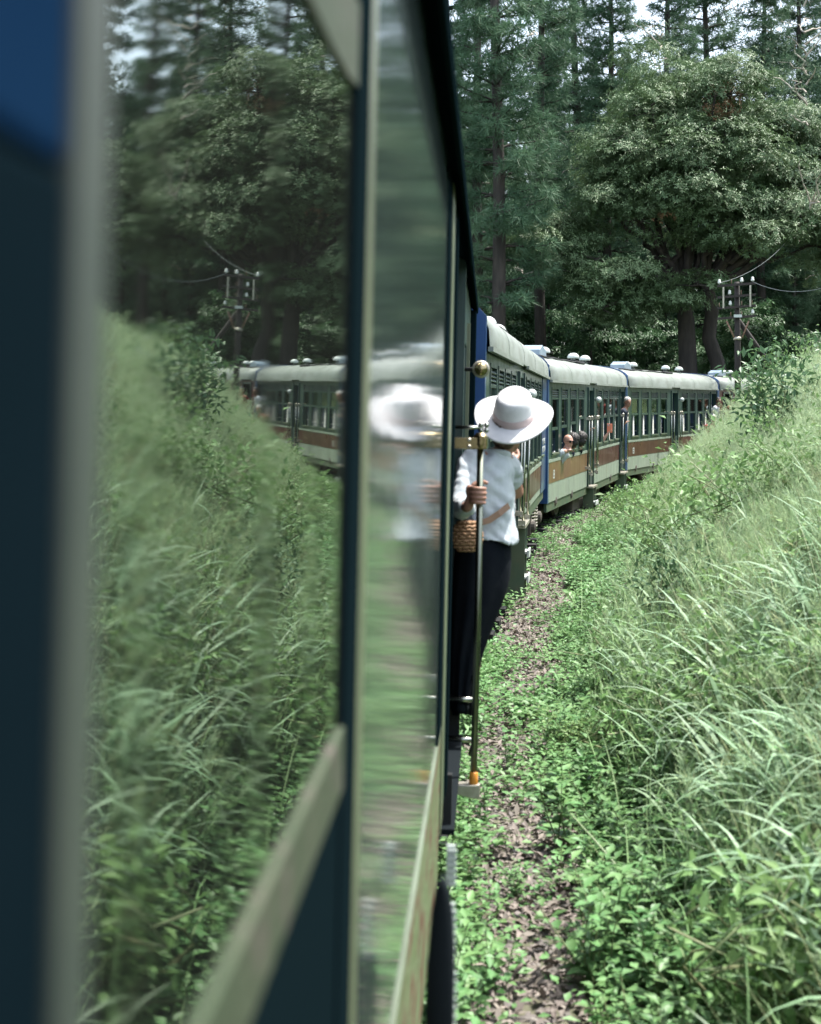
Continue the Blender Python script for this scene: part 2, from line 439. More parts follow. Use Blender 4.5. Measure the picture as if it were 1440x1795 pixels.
# ------------------------------------------------------------------ track line and terrain
# outer (right-hand) face of the train, seen from above, camera at x=0 y=0
TRACK = np.array([(-3.9, -65.0), (-0.725, -10.0), (0.44, 10.4), (0.56, 10.8), (2.18, 22.0), (5.07, 32.3), (9.35, 41.8), (15.1, 50.7), (22.2, 58.6), (30.4, 65.3),
                  (39.5, 70.8), (49.3, 74.8), (60.0, 77.2), (120.0, 80.0)])
def track_d(x, y):
    """signed distance from the train's right face: positive on the inside of the curve"""
    P = np.stack([x, y], -1)
    best = np.full(x.shape, 1e9); sign = np.ones(x.shape)
    for i in range(len(TRACK) - 1):
        a, b = TRACK[i], TRACK[i + 1]
        ab = b - a
        t = np.clip(((P - a) @ ab) / (ab @ ab), 0, 1)
        q = a + t[..., None] * ab
        r = P - q
        dd = np.hypot(r[..., 0], r[..., 1])
        s = np.where(ab[1] * r[..., 0] - ab[0] * r[..., 1] >= 0, 1.0, -1.0)
        m = dd < best
        best = np.where(m, dd, best); sign = np.where(m, s, sign)
    return best * sign
def smooth_n(x, y):
    return (np.sin(x * 1.7 + 1.3 * np.sin(y * 0.9)) * np.sin(y * 1.31 + 0.7) * 0.5 + np.sin(x * 0.53 + 2.1) * np.sin(y * 0.47 + x * 0.2) * 0.5)
def height(x, y):
    x = np.asarray(x, float); y = np.asarray(y, float)
    d = track_d(x, y)
    n = smooth_n(x, y)
    b = np.maximum(d - 0.85 - 0.12 * n, 0)
    rise = 0.66 * b - 0.02 * b * b
    rise = np.where(b > 6.0, 3.24 + 0.30 * (b - 6.0), rise)
    rise = np.where(b > 20.0, 7.4 + 0.05 * (b - 20), rise)
    soft = np.where(b < 0.5, rise * (b / 0.5) ** 0.5, rise)
    left = np.where(d < -4.2, 0.10 * (-4.2 - d), 0.0)
    left = np.where(d < -40, 3.58 + 0.02 * (-40 - d), left)
    return soft + left + np.where(d > 0.6, 0.10 * n * np.minimum(b, 1), 0.0) + np.where(d > -4, 0.015 * n, 0.12 * n)

def terrain():
    # one sheet, fine near the train and coarse towards the horizon
    def axis(pts):
        out = []
        for a, b, st in pts: out += list(np.arange(a, b, st))
        return np.array(out + [pts[-1][1]])
    xs = axis([(-700, -100, 60), (-100, -30, 7), (-30, -3, 1.5), (-3, 4, 0.16), (4, 14, 0.3), (14, 45, 1.2), (45, 110, 6), (110, 700, 60)])
    ys = axis([(-300, -20, 35), (-20, 2, 1.5), (2, 14, 0.16), (14, 42, 0.35), (42, 110, 1.6), (110, 220, 10), (220, 1400, 90)])
    X, Y = np.meshgrid(xs, ys)
    Z = height(X, Y)
    nx, ny = len(xs), len(ys)
    V = np.stack([X, Y, Z], -1).reshape(-1, 3)
    i = np.arange(ny - 1)[:, None] * nx + np.arange(nx - 1)[None]
    F = np.stack([i, i + 1, i + nx + 1, i + nx], -1).reshape(-1, 4)
    cx = V[F].mean(1); d = track_d(cx[:, 0], cx[:, 1])
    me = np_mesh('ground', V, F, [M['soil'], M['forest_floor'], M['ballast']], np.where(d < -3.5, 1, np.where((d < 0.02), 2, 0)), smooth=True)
    tag(link('ground', me), kind='structure')
terrain()

def rails():
    for off, nm in ((-0.55, 'rail'), (-1.75, 'rail')):
        pts = []
        for k in range(1, len(TRACK) - 2):
            a, b = TRACK[k], TRACK[k + 1]; t = (b - a) / np.hypot(*(b - a)); nr = np.array([t[1], -t[0]])
            for u in np.linspace(0, 1, 8)[:-1]:
                p = a + (b - a) * u + nr * off
                pts.append((p[0], p[1], 0.16))
        tag(MB().tube(pts, 0.045, 6).build(nm, M['rust'], None, True), kind='structure')
    mb = MB()
    for k in range(1, len(TRACK) - 3):
        a, b = TRACK[k], TRACK[k + 1]; ln = np.hypot(*(b - a)); t = (b - a) / ln; nr = np.array([t[1], -t[0]])
        for u in np.arange(0.3, ln, 0.75):
            c = a + t * u + nr * -1.15
            v = []
            for sx in (-0.12, 0.12):
                for sy in (-1.1, 1.1):
                    for z in (-0.1, 0.11):
                        q = c + t * sx + nr * sy; v.append((q[0], q[1], z))
            mb.add(v, [(0, 1, 3, 2), (4, 6, 7, 5), (0, 4, 5, 1), (2, 3, 7, 6), (0, 2, 6, 4), (1, 5, 7, 3)])
    tag(mb.build('sleepers', M['dark']), kind='structure')
rails()
# ------------------------------------------------------------------ the train
def frame(O, dirv, roll=0.0):
    """car axes: x along the train, y to its left (inwards), z up; y=0 is the right-hand face"""
    x = Vector(dirv).normalized(); y = Vector((0, 0, 1)).cross(x).normalized(); z = x.cross(y)
    q = Matrix.Rotation(R(roll), 3, x)
    y = q @ y; z = q @ z
    m = Matrix.Identity(4)
    for i in range(3):
        m[i][0], m[i][1], m[i][2], m[i][3] = x[i], y[i], z[i], O[i]
    return m

W_CAR = 2.35
def roof_prof(grow=0.0, n=20, ov=0.045, hh=0.47):
    out = []
    half = W_CAR / 2
    for i in range(n + 1):
        a = math.pi * i / n
        c, s_ = math.cos(a), math.sin(a)
        y = half - (half + ov + grow) * math.copysign(abs(c) ** 0.8, c)
        out.append((y, 0.028 + (hh + grow) * s_ ** 0.62))
    return out

def handrail(parent, x, z0, z1, off=0.085, r=0.015, m=None):
    m = m or M['steel']
    o = MB().tube([(x, -off, z0), (x, -off, z1)], r, 10).build('handrail', m, parent, True)
    for z in (z0, z1):
        mb = MB(); mb.box(x - 0.02, x + 0.02, -off - 0.025, 0.0, z - 0.025, z + 0.025)
        mb.ell((x, -off, z + (0.03 if z == z1 else -0.03)), (0.028, 0.028, 0.022), 8, 6)
        mb.build('bracket', M['oldsteel'], o, False)
    return o

def window_part(root, x0, x1, zt, zb, sash_z, curtain):
    """one drop window: frame, louvre above, raised glass sash, sill"""
    w = MB(); t = 0.035
    w.box(x0 - t, x0, -0.008, 0.05, zb - t, zt + t); w.box(x1, x1 + t, -0.008, 0.05, zb - t, zt + t)
    w.box(x0, x1, -0.008, 0.05, zt, zt + t); w.box(x0, x1, -0.008, 0.05, zb - t, zb)
    w.box(x0, x1, -0.004, 0.03, zt - 0.17, zt - 0.14)
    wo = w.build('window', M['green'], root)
    lv = MB()
    for k in range(4):
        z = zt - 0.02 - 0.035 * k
        lv.add([(x0, -0.006, z - 0.024), (x1, -0.006, z - 0.024), (x1, 0.018, z), (x0, 0.018, z), (x0, -0.002, z - 0.030), (x1, -0.002, z - 0.030), (x1, 0.022, z - 0.006), (x0, 0.022, z - 0.006)],
               [(0, 1, 2, 3), (7, 6, 5, 4), (0, 4, 5, 1), (3, 2, 6, 7), (0, 3, 7, 4), (1, 5, 6, 2)])
    lv.box(x0, x1, 0.03, 0.04, zt - 0.14, zt)
    tag(lv.build('louvre', M['green'], wo), kind='stuff')
    g = MB(); g.box(x0, x1, 0.014, 0.020, sash_z + 0.05, zt - 0.17)
    g.build('pane', M['glass'], wo)
    r_ = MB(); r_.box(x0, x1, 0.002, 0.034, sash_z, sash_z + 0.05); r_.box(x0, x0 + 0.03, 0.004, 0.032, sash_z + 0.05, zt - 0.17); r_.box(x1 - 0.03, x1, 0.004, 0.032, sash_z + 0.05, zt - 0.17)
    r_.build('sash', M['green'], wo)
    s_ = MB(); s_.box(x0, x1, -0.03, 0.045, zb - 0.004, zb + 0.022); s_.build('sill', M['skirt'], wo)
    if curtain:
        # gathered strip of curtain hanging inside
        c = MB(); xa = x0 + curtain; n = 9
        top = [(xa + 0.10 * i / (n - 1), 0.040 + 0.010 * (i % 2), sash_z + 0.04) for i in range(n)]
        bot = [(xa - 0.02 + 0.16 * i / (n - 1), 0.040 + 0.014 * (i % 2), zb + 0.03) for i in range(n)]
        V = top + bot + [(p[0], p[1] + 0.006, p[2]) for p in top] + [(p[0], p[1] + 0.006, p[2]) for p in bot]
        Fc = []
        for i in range(n - 1):
            Fc += [(i, i + 1, n + i + 1, n + i), (2 * n + i, 3 * n + i, 3 * n + i + 1, 2 * n + i + 1)]
        c.add(V, Fc); c.build('curtain', M['cloth'], wo, True)
    return wo

def ventilator(parent, x, y, z):
    b = MB().lathe([(0.055, -0.05), (0.055, 0.035), (0.062, 0.05)], (x, y, z), (0, 0, 1), 14).build('ventilator', M['white'], parent, True)
    cp = MB(); cp.lathe([(0.115, 0.045), (0.125, 0.055), (0.120, 0.085), (0.095, 0.125), (0.055, 0.150), (0.0, 0.158)], (x, y, z), (0, 0, 1), 18)
    cp.build('cap', M['white'], b, True)
    rg = MB()
    for k in range(8):
        a = k * math.pi / 4
        rg.box(x + 0.085 * math.cos(a) - 0.006, x + 0.085 * math.cos(a) + 0.006, y + 0.085 * math.sin(a) - 0.006, y + 0.085 * math.sin(a) + 0.006, z + 0.0, z + 0.05)
    rg.lathe([(0.06, -0.004), (0.105, 0.0), (0.105, 0.012), (0.06, 0.014)], (x, y, z), (0, 0, 1), 14)
    rg.build('grille', M['dark'], b)

def bogie(parent, x, zb, skirt):
    top = -skirt + 0.15
    f = MB(); f.box(x - 1.25, x + 1.25, 0.16, 0.30, zb + 0.36, zb + 0.60); f.box(x - 1.25, x + 1.25, 1.9, 2.04, zb + 0.36, zb + 0.60)
    f.box(x - 0.2, x + 0.2, 0.3, 1.9, zb + 0.4, zb + 0.7)
    b = f.build('bogie', M['bogie'], parent)
    for dx in (-0.85, 0.85):
        w = MB()
        for y in (0.34, 1.78):
            w.lathe([(0.10, -0.07), (0.40, -0.06), (0.43, -0.02), (0.40, 0.06), (0.1, 0.07)], (x + dx, y, zb + 0.42), (0, 1, 0), 22)
        w.tube([(x + dx, 0.3, zb + 0.42), (x + dx, 1.9, zb + 0.42)], 0.06, 10)
        w.build('wheelset', M['bogie'], b, False)
        ab = MB(); ab.box(x + dx - 0.13, x + dx + 0.13, 0.06, 0.17, zb + 0.30, zb + 0.56); ab.lathe([(0.09, 0), (0.09, 0.05), (0.05, 0.07)], (x + dx, 0.06, zb + 0.42), (0, -1, 0), 14)
        ab.build('axle_box', M['bogie'], b)
    for dx in (-0.28, 0.28):
        sp = [(x + dx + 0.09 * math.cos(t * 2.2), 0.11 + 0.075 * math.sin(t * 2.2), zb + 0.30 + 0.016 * t) for t in np.linspace(0, 20, 64)]
        MB().tube(sp, 0.014, 5).build('spring', M['oldsteel'], b, True)

def door_lamp(parent, x, z, off, r, m=None):
    o = MB().lathe([(0.25 * r, -1.0 * r), (0.3 * r, -0.6 * r), (0.95 * r, -0.45 * r), (1.0 * r, -0.25 * r), (0.95 * r, 0.0), (0.8 * r, 0.12 * r)], (x, -off, z), (-1, 0, 0), 22).build('door_lamp', m or M['white'], parent, True)
    MB().lathe([(0.78 * r, 0.06 * r), (0.70 * r, 0.34 * r), (0.48 * r, 0.56 * r), (0.2 * r, 0.66 * r), (0, 0.68 * r)], (x, -off, z), (-1, 0, 0), 22).build('lens', M['brass'] if m else M['white'], o, True)
    MB().tube([(x + 0.9 * r, -off, z), (x + 1.3 * r, -off + 0.02, z), (x + 1.3 * r, 0.02, z)], 0.25 * r, 8).build('stalk', M['dark'], o, True)
    return o

def step_ladder(parent, x, ztop, n=3, w=0.36):
    f = MB(); f.box(x - 0.012, x + 0.012, -0.10, 0.10, ztop - 0.28 * n - 0.03, ztop); f.box(x + w - 0.012, x + w + 0.012, -0.10, 0.10, ztop - 0.28 * n - 0.03, ztop)
    o = f.build('step_frame', M['skirt'], parent)
    for k in range(n):
        z = ztop - 0.28 * (k + 1)
        t = MB(); t.box(x + 0.012, x + w - 0.012, -0.13, 0.10, z - 0.012, z + 0.012); t.box(x - 0.014, x + w + 0.014, -0.145, -0.125, z - 0.05, z + 0.03)
        t.build('tread', M['white'], o)
    return o

def carriage(label, O, E, gap0, gap1, skirt, roll, body, wins0, doors, wins1, first_band, blue_end=False, housing=True, skirtm=None, roofm=None, ground=None):
    d = Vector(E) - Vector(O); L = d.length
    root = thing('railway_carriage', label, 'railway carriage', frame(O, d, roll), 'carriages of the train curving ahead')
    a, b = gap0, L - gap1
    zt, zb = -0.12, -1.20
    zbot = -skirt
    openings = sorted(doors)
    # side wall: frieze above, posts between the openings, waist below the windows
    mb = MB()
    spans = []
    x = a
    for (d0, d1) in openings: spans.append((x, d0)); x = d1
    spans.append((x, b))
    mb.box(a, b, 0.0, 0.05, -0.085, 0.03)
    wins = wins0 + wins1
    for (s0, s1) in spans:
        if s1 - s0 < 0.02: continue
        ws = [(w0, w1) for (w0, w1, *_r) in wins if w0 >= s0 - 0.01 and w1 <= s1 + 0.01]
        x = s0
        for (w0, w1) in ws:
            mb.box(x, w0 - 0.035, 0.0, 0.05, zb - 0.035, -0.085); x = w1 + 0.035
        mb.box(x, s1, 0.0, 0.05, zb - 0.035, -0.085)
        mb.box(s0, s1, 0.0, 0.05, -1.275, zb - 0.035)
    mb.build('side_wall', M['green'] if body != 'maroon' else M['maroon'], root)
    hi_bot = zbot + 0.15
    for i, (s0, s1) in enumerate(spans):
        if s1 - s0 < 0.15: continue
        MB().box(s0, s1, 0.0, 0.05, hi_bot, -1.275).build('lower_panel', M['sage'], root)
        MB().box(s0 + 0.003, s1 - 0.003, -0.010, 0.0, -1.318, -1.27).build('waist_strip', M['sage'], root)
        MB().box(s0 + 0.003, s1 - 0.003, -0.004, 0.0, -1.66, -1.318).build('colour_band', M['ochre'] if (i == 0 and first_band == 'ochre') else M['maroon'], root)
    MB().box(a, b, 0.015, 0.06, zbot, hi_bot).build('skirt', skirtm or M['skirt'], root)
    # panel joints on the lower body
    for s0, s1 in spans:
        for xj in np.arange(s0 + 2.2, s1 - 0.5, 2.3):
            MB().box(xj - 0.006, xj + 0.006, -0.003, 0.0, hi_bot, -1.66).build('cover_strip', M['sage'], root)
    for (w0, w1, sz, cu) in wins: window_part(root, w0, w1, zt, zb, sz, cu)
    # far side, floor, ceiling, seats
    fw = MB(); y0, y1 = W_CAR - 0.05, W_CAR
    fw.box(a, b, y0, y1, -0.25, 0.03); fw.box(a, b, y0, y1, hi_bot, -1.20)
    x = a
    while x < b:
        fw.box(x, min(x + 0.30, b), y0, y1, -1.20, -0.25); x += 1.0
    fw.build('far_wall', M['green'], root)
    MB().box(a, b, 0.06, W_CAR - 0.05, -1.95, -1.90).build('floor', M['interior'], root)
    MB().box(a, b, 0.06, W_CAR - 0.05, 0.032, 0.05).build('ceiling', M['interior'], root)
    for xs_ in np.arange(a + 0.9, b - 1.2, 1.05):
        if any(d0 - 0.35 < xs_ < d1 + 0.25 for d0, d1 in openings): continue
        s_ = MB(); s_.box(xs_, xs_ + 0.07, 0.2, 1.0, -1.50, -0.98); s_.box(xs_ - 0.42, xs_, 0.2, 1.0, -1.55, -1.45); s_.box(xs_ - 0.38, xs_ - 0.3, 0.35, 0.85, -1.90, -1.55)
        so = s_.build('seat', M['seat'], root)
        MB().box(xs_ - 0.006, xs_ + 0.076, 0.25, 0.95, -1.10, -1.080).build('headrest_cover', M['cloth'], so)
    # roof, gutter
    pr = roof_prof()
    n = 9
    rings = [[(a + (b - a) * i / n, p[0], p[1]) for p in pr] + [(a + (b - a) * i / n, p[0], p[1] - 0.02) for p in reversed(pr)] for i in range(n + 1)]
    ro = MB().loft(rings).build('roof', roofm or M['roof'], root, True)
    for xj in np.arange(a + 2.2, b - 1, 2.4):
        rr = roof_prof(0.003)
        MB().loft([[(xj + e, p[0], p[1]) for p in rr] + [(xj + e, p[0], p[1] - 0.004) for p in reversed(rr)] for e in (0, 0.035)]).build('roof_rib', roofm or M['roof'], ro, True)
    xg = a
    g = MB()
    cuts = [(a, openings[0][0] - 0.25), (openings[0][1] + 0.05, b)] if openings else [(a, b)]
    for c0, c1 in cuts: g.box(c0, c1, -0.072, -0.03, -0.012, 0.026)
    g.build('gutter', M['roof'], root)
    # blue end walls
    for e0, e1 in ((a - 0.10, a), (b, b + 0.10)):
        poly = [(max(p[0], -0.018), p[1]) for p in roof_prof(0.022)]; poly = poly + [(W_CAR + 0.03, -1.90), (W_CAR + 0.03, hi_bot)] + [(-0.018, hi_bot), (-0.018, -0.05)]
        poly = [p for p in poly]
        MB().prism(poly, e0, e1).build('end_wall', M['blue'], root)
    MB().box(b + 0.10, L + gap0 * 0.5, 0.6, W_CAR - 0.6, -1.85, -0.10).build('gangway', M['black'], root)
    if blue_end:
        MB().box(b - 1.25, b - 0.002, -0.012, 0.0, hi_bot, 0.0).build('end_panel', M['blue'], root)
        for txt, z in (("LIFTING", -1.02), ("ACTION", -1.14)):
            cu = bpy.data.curves.new('lettering', 'FONT'); cu.body = txt; cu.size = 0.13; cu.extrude = 0.001
            tt = bpy.data.objects.new('lettering_source', cu); COL.objects.link(tt)
            bpy.context.view_layer.update(); lm = bpy.data.meshes.new_from_object(tt.evaluated_get(bpy.context.evaluated_depsgraph_get()))
            bpy.data.objects.remove(tt); lm.materials.clear(); lm.materials.append(M['white'])
            t = link('lettering', lm, root)
            t.matrix_local = Matrix.Translation((b - 1.12, -0.0155, z)) @ Matrix.Rotation(R(90), 4, 'X') @ Matrix.Diagonal((1.75, 1, 1, 1))
    # doors
    for k, (d0, d1) in enumerate(openings):
        fr = MB()
        fr.box(d0 - 0.07, d0 - 0.001, -0.03, 0.09, hi_bot, -0.06); fr.box(d1 + 0.001, d1 + 0.07, -0.03, 0.09, hi_bot, -0.06); fr.box(d0, d1, -0.012, 0.09, -0.12, -0.06)
        fr.build('door_frame', M['green'], root)
        if k == 0:
            lf = MB(); lf.box(d0 + 0.02, d1 - 0.02, 0.20, 0.24, -1.88, -1.0); lf.box(d0 + 0.02, d0 + 0.10, 0.20, 0.24, -1.0, -0.14); lf.box(d1 - 0.10, d1 - 0.02, 0.20, 0.24, -1.0, -0.14); lf.box(d0 + 0.10, d1 - 0.10, 0.20, 0.24, -0.24, -0.14)
            lo = lf.build('door', M['green'], root)
            MB().box(d0 + 0.10, d1 - 0.10, 0.217, 0.223, -1.0, -0.24).build('pane', M['glass'], lo)
        handrail(root, d0 - 0.035, -1.72, -0.66); handrail(root, d1 + 0.035, -1.72, -0.66)
        if k == 0: handrail(root, d1 + 0.30, -1.60, -0.66, 0.07, 0.011); handrail(root, d0 - 0.28, -1.60, -0.66, 0.07, 0.011)
        MB().box(d0 - 0.02, d1 + 0.02, -0.11, 0.06, hi_bot - 0.035, hi_bot).build('door_sill', M['oldsteel'], root)
        step_ladder(root, d0 + 0.15, hi_bot - 0.04, 2 if k else 3)
        if k == 0: door_lamp(root, d1 + 0.12, -0.30, 0.10, 0.062)
    # roof fittings
    def top(y): # roof height at y
        half = W_CAR / 2; c = (half - y) / (half + 0.045)
        c = abs(c) ** (1 / 0.8); return 0.028 + 0.47 * math.sqrt(max(0, 1 - c * c)) ** 0.62
    if housing:
        h = MB(); hx = a + 0.75; y = 0.42; z = top(y) - 0.03
        pl = [(hx, z), (hx + 0.02, z + 0.13), (hx + 0.28, z + 0.21), (hx + 0.62, z + 0.13), (hx + 0.66, z)]
        V = [(p[0], y - 0.14, p[1]) for p in pl] + [(p[0], y + 0.22, p[1] + 0.0) for p in pl]
        k = len(pl); h.add(V, [tuple(range(k)), tuple(range(2 * k - 1, k - 1, -1))] + [(i, (i + 1) % k, k + (i + 1) % k, k + i) for i in range(k)])
        ho = h.build('roof_housing', M['housing'], root, bevel=0.012)
        MB().box(hx + 0.05, hx + 0.6, y - 0.10, y + 0.2, z - 0.06, z + 0.002).build('base', M['dark'], ho)
    for vx in ((a + 1.75, a + 2.35, a + 5.8, a + 7.4) if L < 12 else (a + 3.0, a + 4.2, a + 7.2, a + 9.4)):
        if vx < b - 0.3: ventilator(root, vx, 0.50, top(0.50) + 0.03)
    cp = [(a + 0.2 + t * (5.2 if L < 12 else 7.0), 0.26 - 0.02 * math.sin(t * 9), top(0.26) + 0.02 + 0.008 * math.sin(t * 23)) for t in np.linspace(0, 1, 22)]
    MB().tube(cp, 0.017, 6).build('roof_conduit', M['dark'], root, True)
    MB().tube([(cp[-1][0] - 1.0, 0.24, top(0.24) + 0.02), (cp[-1][0] + 0.05, 0.24, top(0.24) + 0.02)], 0.032, 8).build('conduit_box', M['dark'], root, True)
    # under the floor
    zg = -(O[2] if ground is None else ground)
    bogie(root, a + 1.7, zg + 0.10, skirt); bogie(root, b - 1.7, zg + 0.10, skirt)
    u = MB(); u.box(a + 0.1, b - 0.1, 0.12, W_CAR - 0.15, zbot + 0.02, -1.95)
    u.build('underframe', M['dark'], root)
    MB().box(a + 3.6, a + 5.0, 0.15, 0.8, zbot - 0.32, zbot + 0.02).build('equipment_box', M['bogie'], root, bevel=0.02)
    MB().tube([(b - 4.6, 0.35, zbot - 0.15), (b - 3.5, 0.35, zbot - 0.15)], 0.15, 14).build('air_tank', M['bogie'], root, True)
    # stencil marks on the band
    st = MB(); sx = a + 0.52; z0, z1 = -1.60, -1.46
    st.box(sx, sx + 0.14, -0.006, -0.004, z1 - 0.02, z1); st.box(sx, sx + 0.14, -0.006, -0.004, z0, z0 + 0.02); st.box(sx, sx + 0.14, -0.006, -0.004, (z0 + z1) / 2 - 0.01, (z0 + z1) / 2 + 0.01)
    st.box(sx, sx + 0.03, -0.0055, -0.004, z0, z1); st.box(sx + 0.11, sx + 0.14, -0.0055, -0.004, z0, z1)
    st.build('stencil_mark', M['white'], root)
    root['L'] = L
    return root

def z_cam(z): return CAM_Z + z
J = [Vector((0.44, 10.4, z_cam(.36))), Vector((0.567, 10.75, z_cam(0.355))), Vector((2.17, 21.9, z_cam(0.243))), Vector((2.19, 22.0, z_cam(0.205))), Vector((5.07, 32.3, z_cam(0.175))),
     Vector((9.35, 41.8, z_cam(0.13))), Vector((15.1, 50.7, z_cam(0.10))), Vector((22.2, 58.6, z_cam(0.10)))]
def wset(starts, w, sash, cur): return [(s, s + w, sa, cu) for s, sa, cu in zip(starts, sash, cur)]
CAR1 = carriage('green and maroon carriage directly beyond the woman in the white hat, hidden behind her', J[1], J[2], 0.15, 0.05, 1.90, 1.0, 'green',
    wset([0.75, 1.6, 2.45, 3.3], 0.62, [-0.75] * 4, [0.1, 0, 0.2, 0]), [(4.35, 5.15)], wset([5.9, 6.9, 7.9, 8.9, 9.9], 0.66, [-0.78, -0.7, -0.78, -0.78, -0.7], [0.1, 0.35, 0, 0.2, 0.1]), 'maroon', blue_end=True, housing=False)
CAR2 = carriage('green carriage with an ochre panel and a bald man at its window', J[3], J[4], 0.14, 0.04, 2.12, 0.4, 'green',
    wset([0.50, 1.46, 2.46, 3.42], 0.64, [-0.80, -0.78, -0.74, -0.66], [0.05, 0, 0.30, 0.35]), [(4.6, 5.25), (9.62, 10.42)],
    wset([5.85, 6.80, 7.76, 8.72], 0.66, [-0.68] * 4, [0.03, 0.3, 0.32, 0.34]), 'ochre')
CAR3 = carriage('green carriage with all maroon band, just beyond the ochre panelled one', J[4], J[5], 0.16, 0.04, 2.12, 0.3, 'green',
    wset([0.55, 1.5, 2.46, 3.42], 0.66, [-0.68] * 4, [0.3, 0.3, 0.3, 0.1]), [(4.6, 5.25), (9.55, 10.3)],
    wset([5.85, 6.80, 7.76, 8.66], 0.66, [-0.68] * 4, [0.3, 0.0, 0.32, 0.34]), 'maroon')
CAR4 = carriage('dark red sided carriage with a pale roof behind the telegraph pole', J[5], J[6], 0.18, 0.04, 2.12, 0.0, 'maroon',
    wset([1.7, 2.7, 3.5], 0.62, [-0.68] * 3, [0.3, 0.3, 0]), [(0.6, 1.3), (4.6, 5.25)],
    wset([5.85, 6.80, 7.76, 8.66], 0.66, [-0.68] * 4, [0.3, 0.0, 0.32, 0.34]), 'maroon')
for k, (x0, x1) in enumerate(((1.2, 4.6), (5.4, 8.8))):     # dark framed hatches on its roof
    h = MB(); y0, y1, z = 0.30, 0.95, 0.40
    for a_ in ((x0, x1, y0, y0 + .05), (x0, x1, y1 - .05, y1), (x0, x0 + .08, y0, y1), (x1 - .08, x1, y0, y1)): h.box(a_[0], a_[1], a_[2], a_[3], z, z + 0.12)
    h.build('roof_hatch', M['dark'], CAR4)

# ---------------------------------------------------------------- the near carriage (the photographer leans out of it)
NEAR_O = Vector((-0.150, 0.0, CAM_Z))
th = math.atan(138 / 2400.0)
NEAR_DIR = Vector((math.sin(th), math.cos(th), -44 / 2400.0))
NEAR_M = frame(NEAR_O, NEAR_DIR, 1.2)
NEAR = thing('railway_carriage', 'dark green carriage with shiny reflecting side in the foreground, cut by the left edge', 'railway carriage', NEAR_M, 'carriages of the train curving ahead')
def npt(s, o, z): return NEAR_M @ Vector((s, -o, z))

M['silverside'] = None
def near_panel_mat():
    """glossy weathered lacquer with slight vertical-axis ripples"""
    m, nt, b = _nt('rippled_gloss_panel')
    L = nt.links.new
    tc = nt.nodes.new("ShaderNodeTexCoord"); mp = nt.nodes.new("ShaderNodeMapping"); mp.inputs["Scale"].default_value = (3.5, 1.0, 14.0)
    L(tc.outputs["Object"], mp.inputs[0])
    n = nt.nodes.new("ShaderNodeTexNoise"); n.inputs["Scale"].default_value = 2.2; n.inputs["Detail"].default_value = 3
    L(mp.outputs[0], n.inputs[0])
    bp = nt.nodes.new("ShaderNodeBump"); bp.inputs["Strength"].default_value = 0.10; bp.inputs["Distance"].default_value = 0.006
    L(n.outputs[0], bp.inputs["Height"]); L(bp.outputs[0], b.inputs["Normal"])
    b.inputs["Base Color"].default_value = (0.045, 0.065, 0.06, 1); b.inputs["Roughness"].default_value = 0.075; b.inputs["IOR"].default_value = 1.75
    b.inputs["Specular IOR Level"].default_value = 0.6
    return m
M['gloss'] = near_panel_mat()
M['pane'] = glass_mat('rippled_window_pane', (0.22, 0.27, 0.25), 5.0, 0.002, ripple=0.010, rscale=3.0, stretch=(14.0, 1, 40), dust=0.012)
M['seal'] = mat('grey_rubber_seal', (0.022, 0.032, 0.026), (0.032, 0.042, 0.033), scale=9, rough=0.6)
M['postgreen'] = mat('black_green_paint', (0.004, 0.009, 0.011), rough=0.9, spec=0.0)
M['pillar'] = mat('navy_paint', (0.0025, 0.0065, 0.009), (0.0035, 0.008, 0.011), scale=3, rough=0.9, spec=0.0)
M['sillgrey'] = mat('worn_sill_paint', (0.035, 0.05, 0.028), (0.05, 0.06, 0.038), scale=7, rough=0.7, spec=0.2, c3=(0.075, 0.066, 0.056), c3scale=13, bump=0.2, bscale=60)
M['rustband'] = mat('rust_spotted_pale_paint', (0.095, 0.125, 0.055), (0.17, 0.215, 0.13), scale=6, stretch=(0.8, 1, 1.6), rough=0.65, spec=0.2, c3=(0.10, 0.034, 0.026), c3scale=6.0, c3lo=0.46, c3hi=0.62, bump=0.25, bscale=30)
M['deepblue'] = mat('deep_blue_paint', (0.003, 0.012, 0.032), (0.005, 0.018, 0.044), scale=3, rough=0.9, spec=0.0)
M['nearsteel'] = mat('worn_dull_steel', (0.20, 0.22, 0.17), (0.14, 0.15, 0.12), scale=7, stretch=(1, 1, 0.3), rough=0.2, rough2=0.38, metal=1.0)
M['olive2'] = mat('grimy_pale_paint', (0.08, 0.10, 0.065), (0.12, 0.15, 0.105), scale=3, rough=0.5)
M['olive'] = mat('olive_paint', (0.11, 0.125, 0.075), (0.085, 0.10, 0.06), scale=4, rough=0.4)

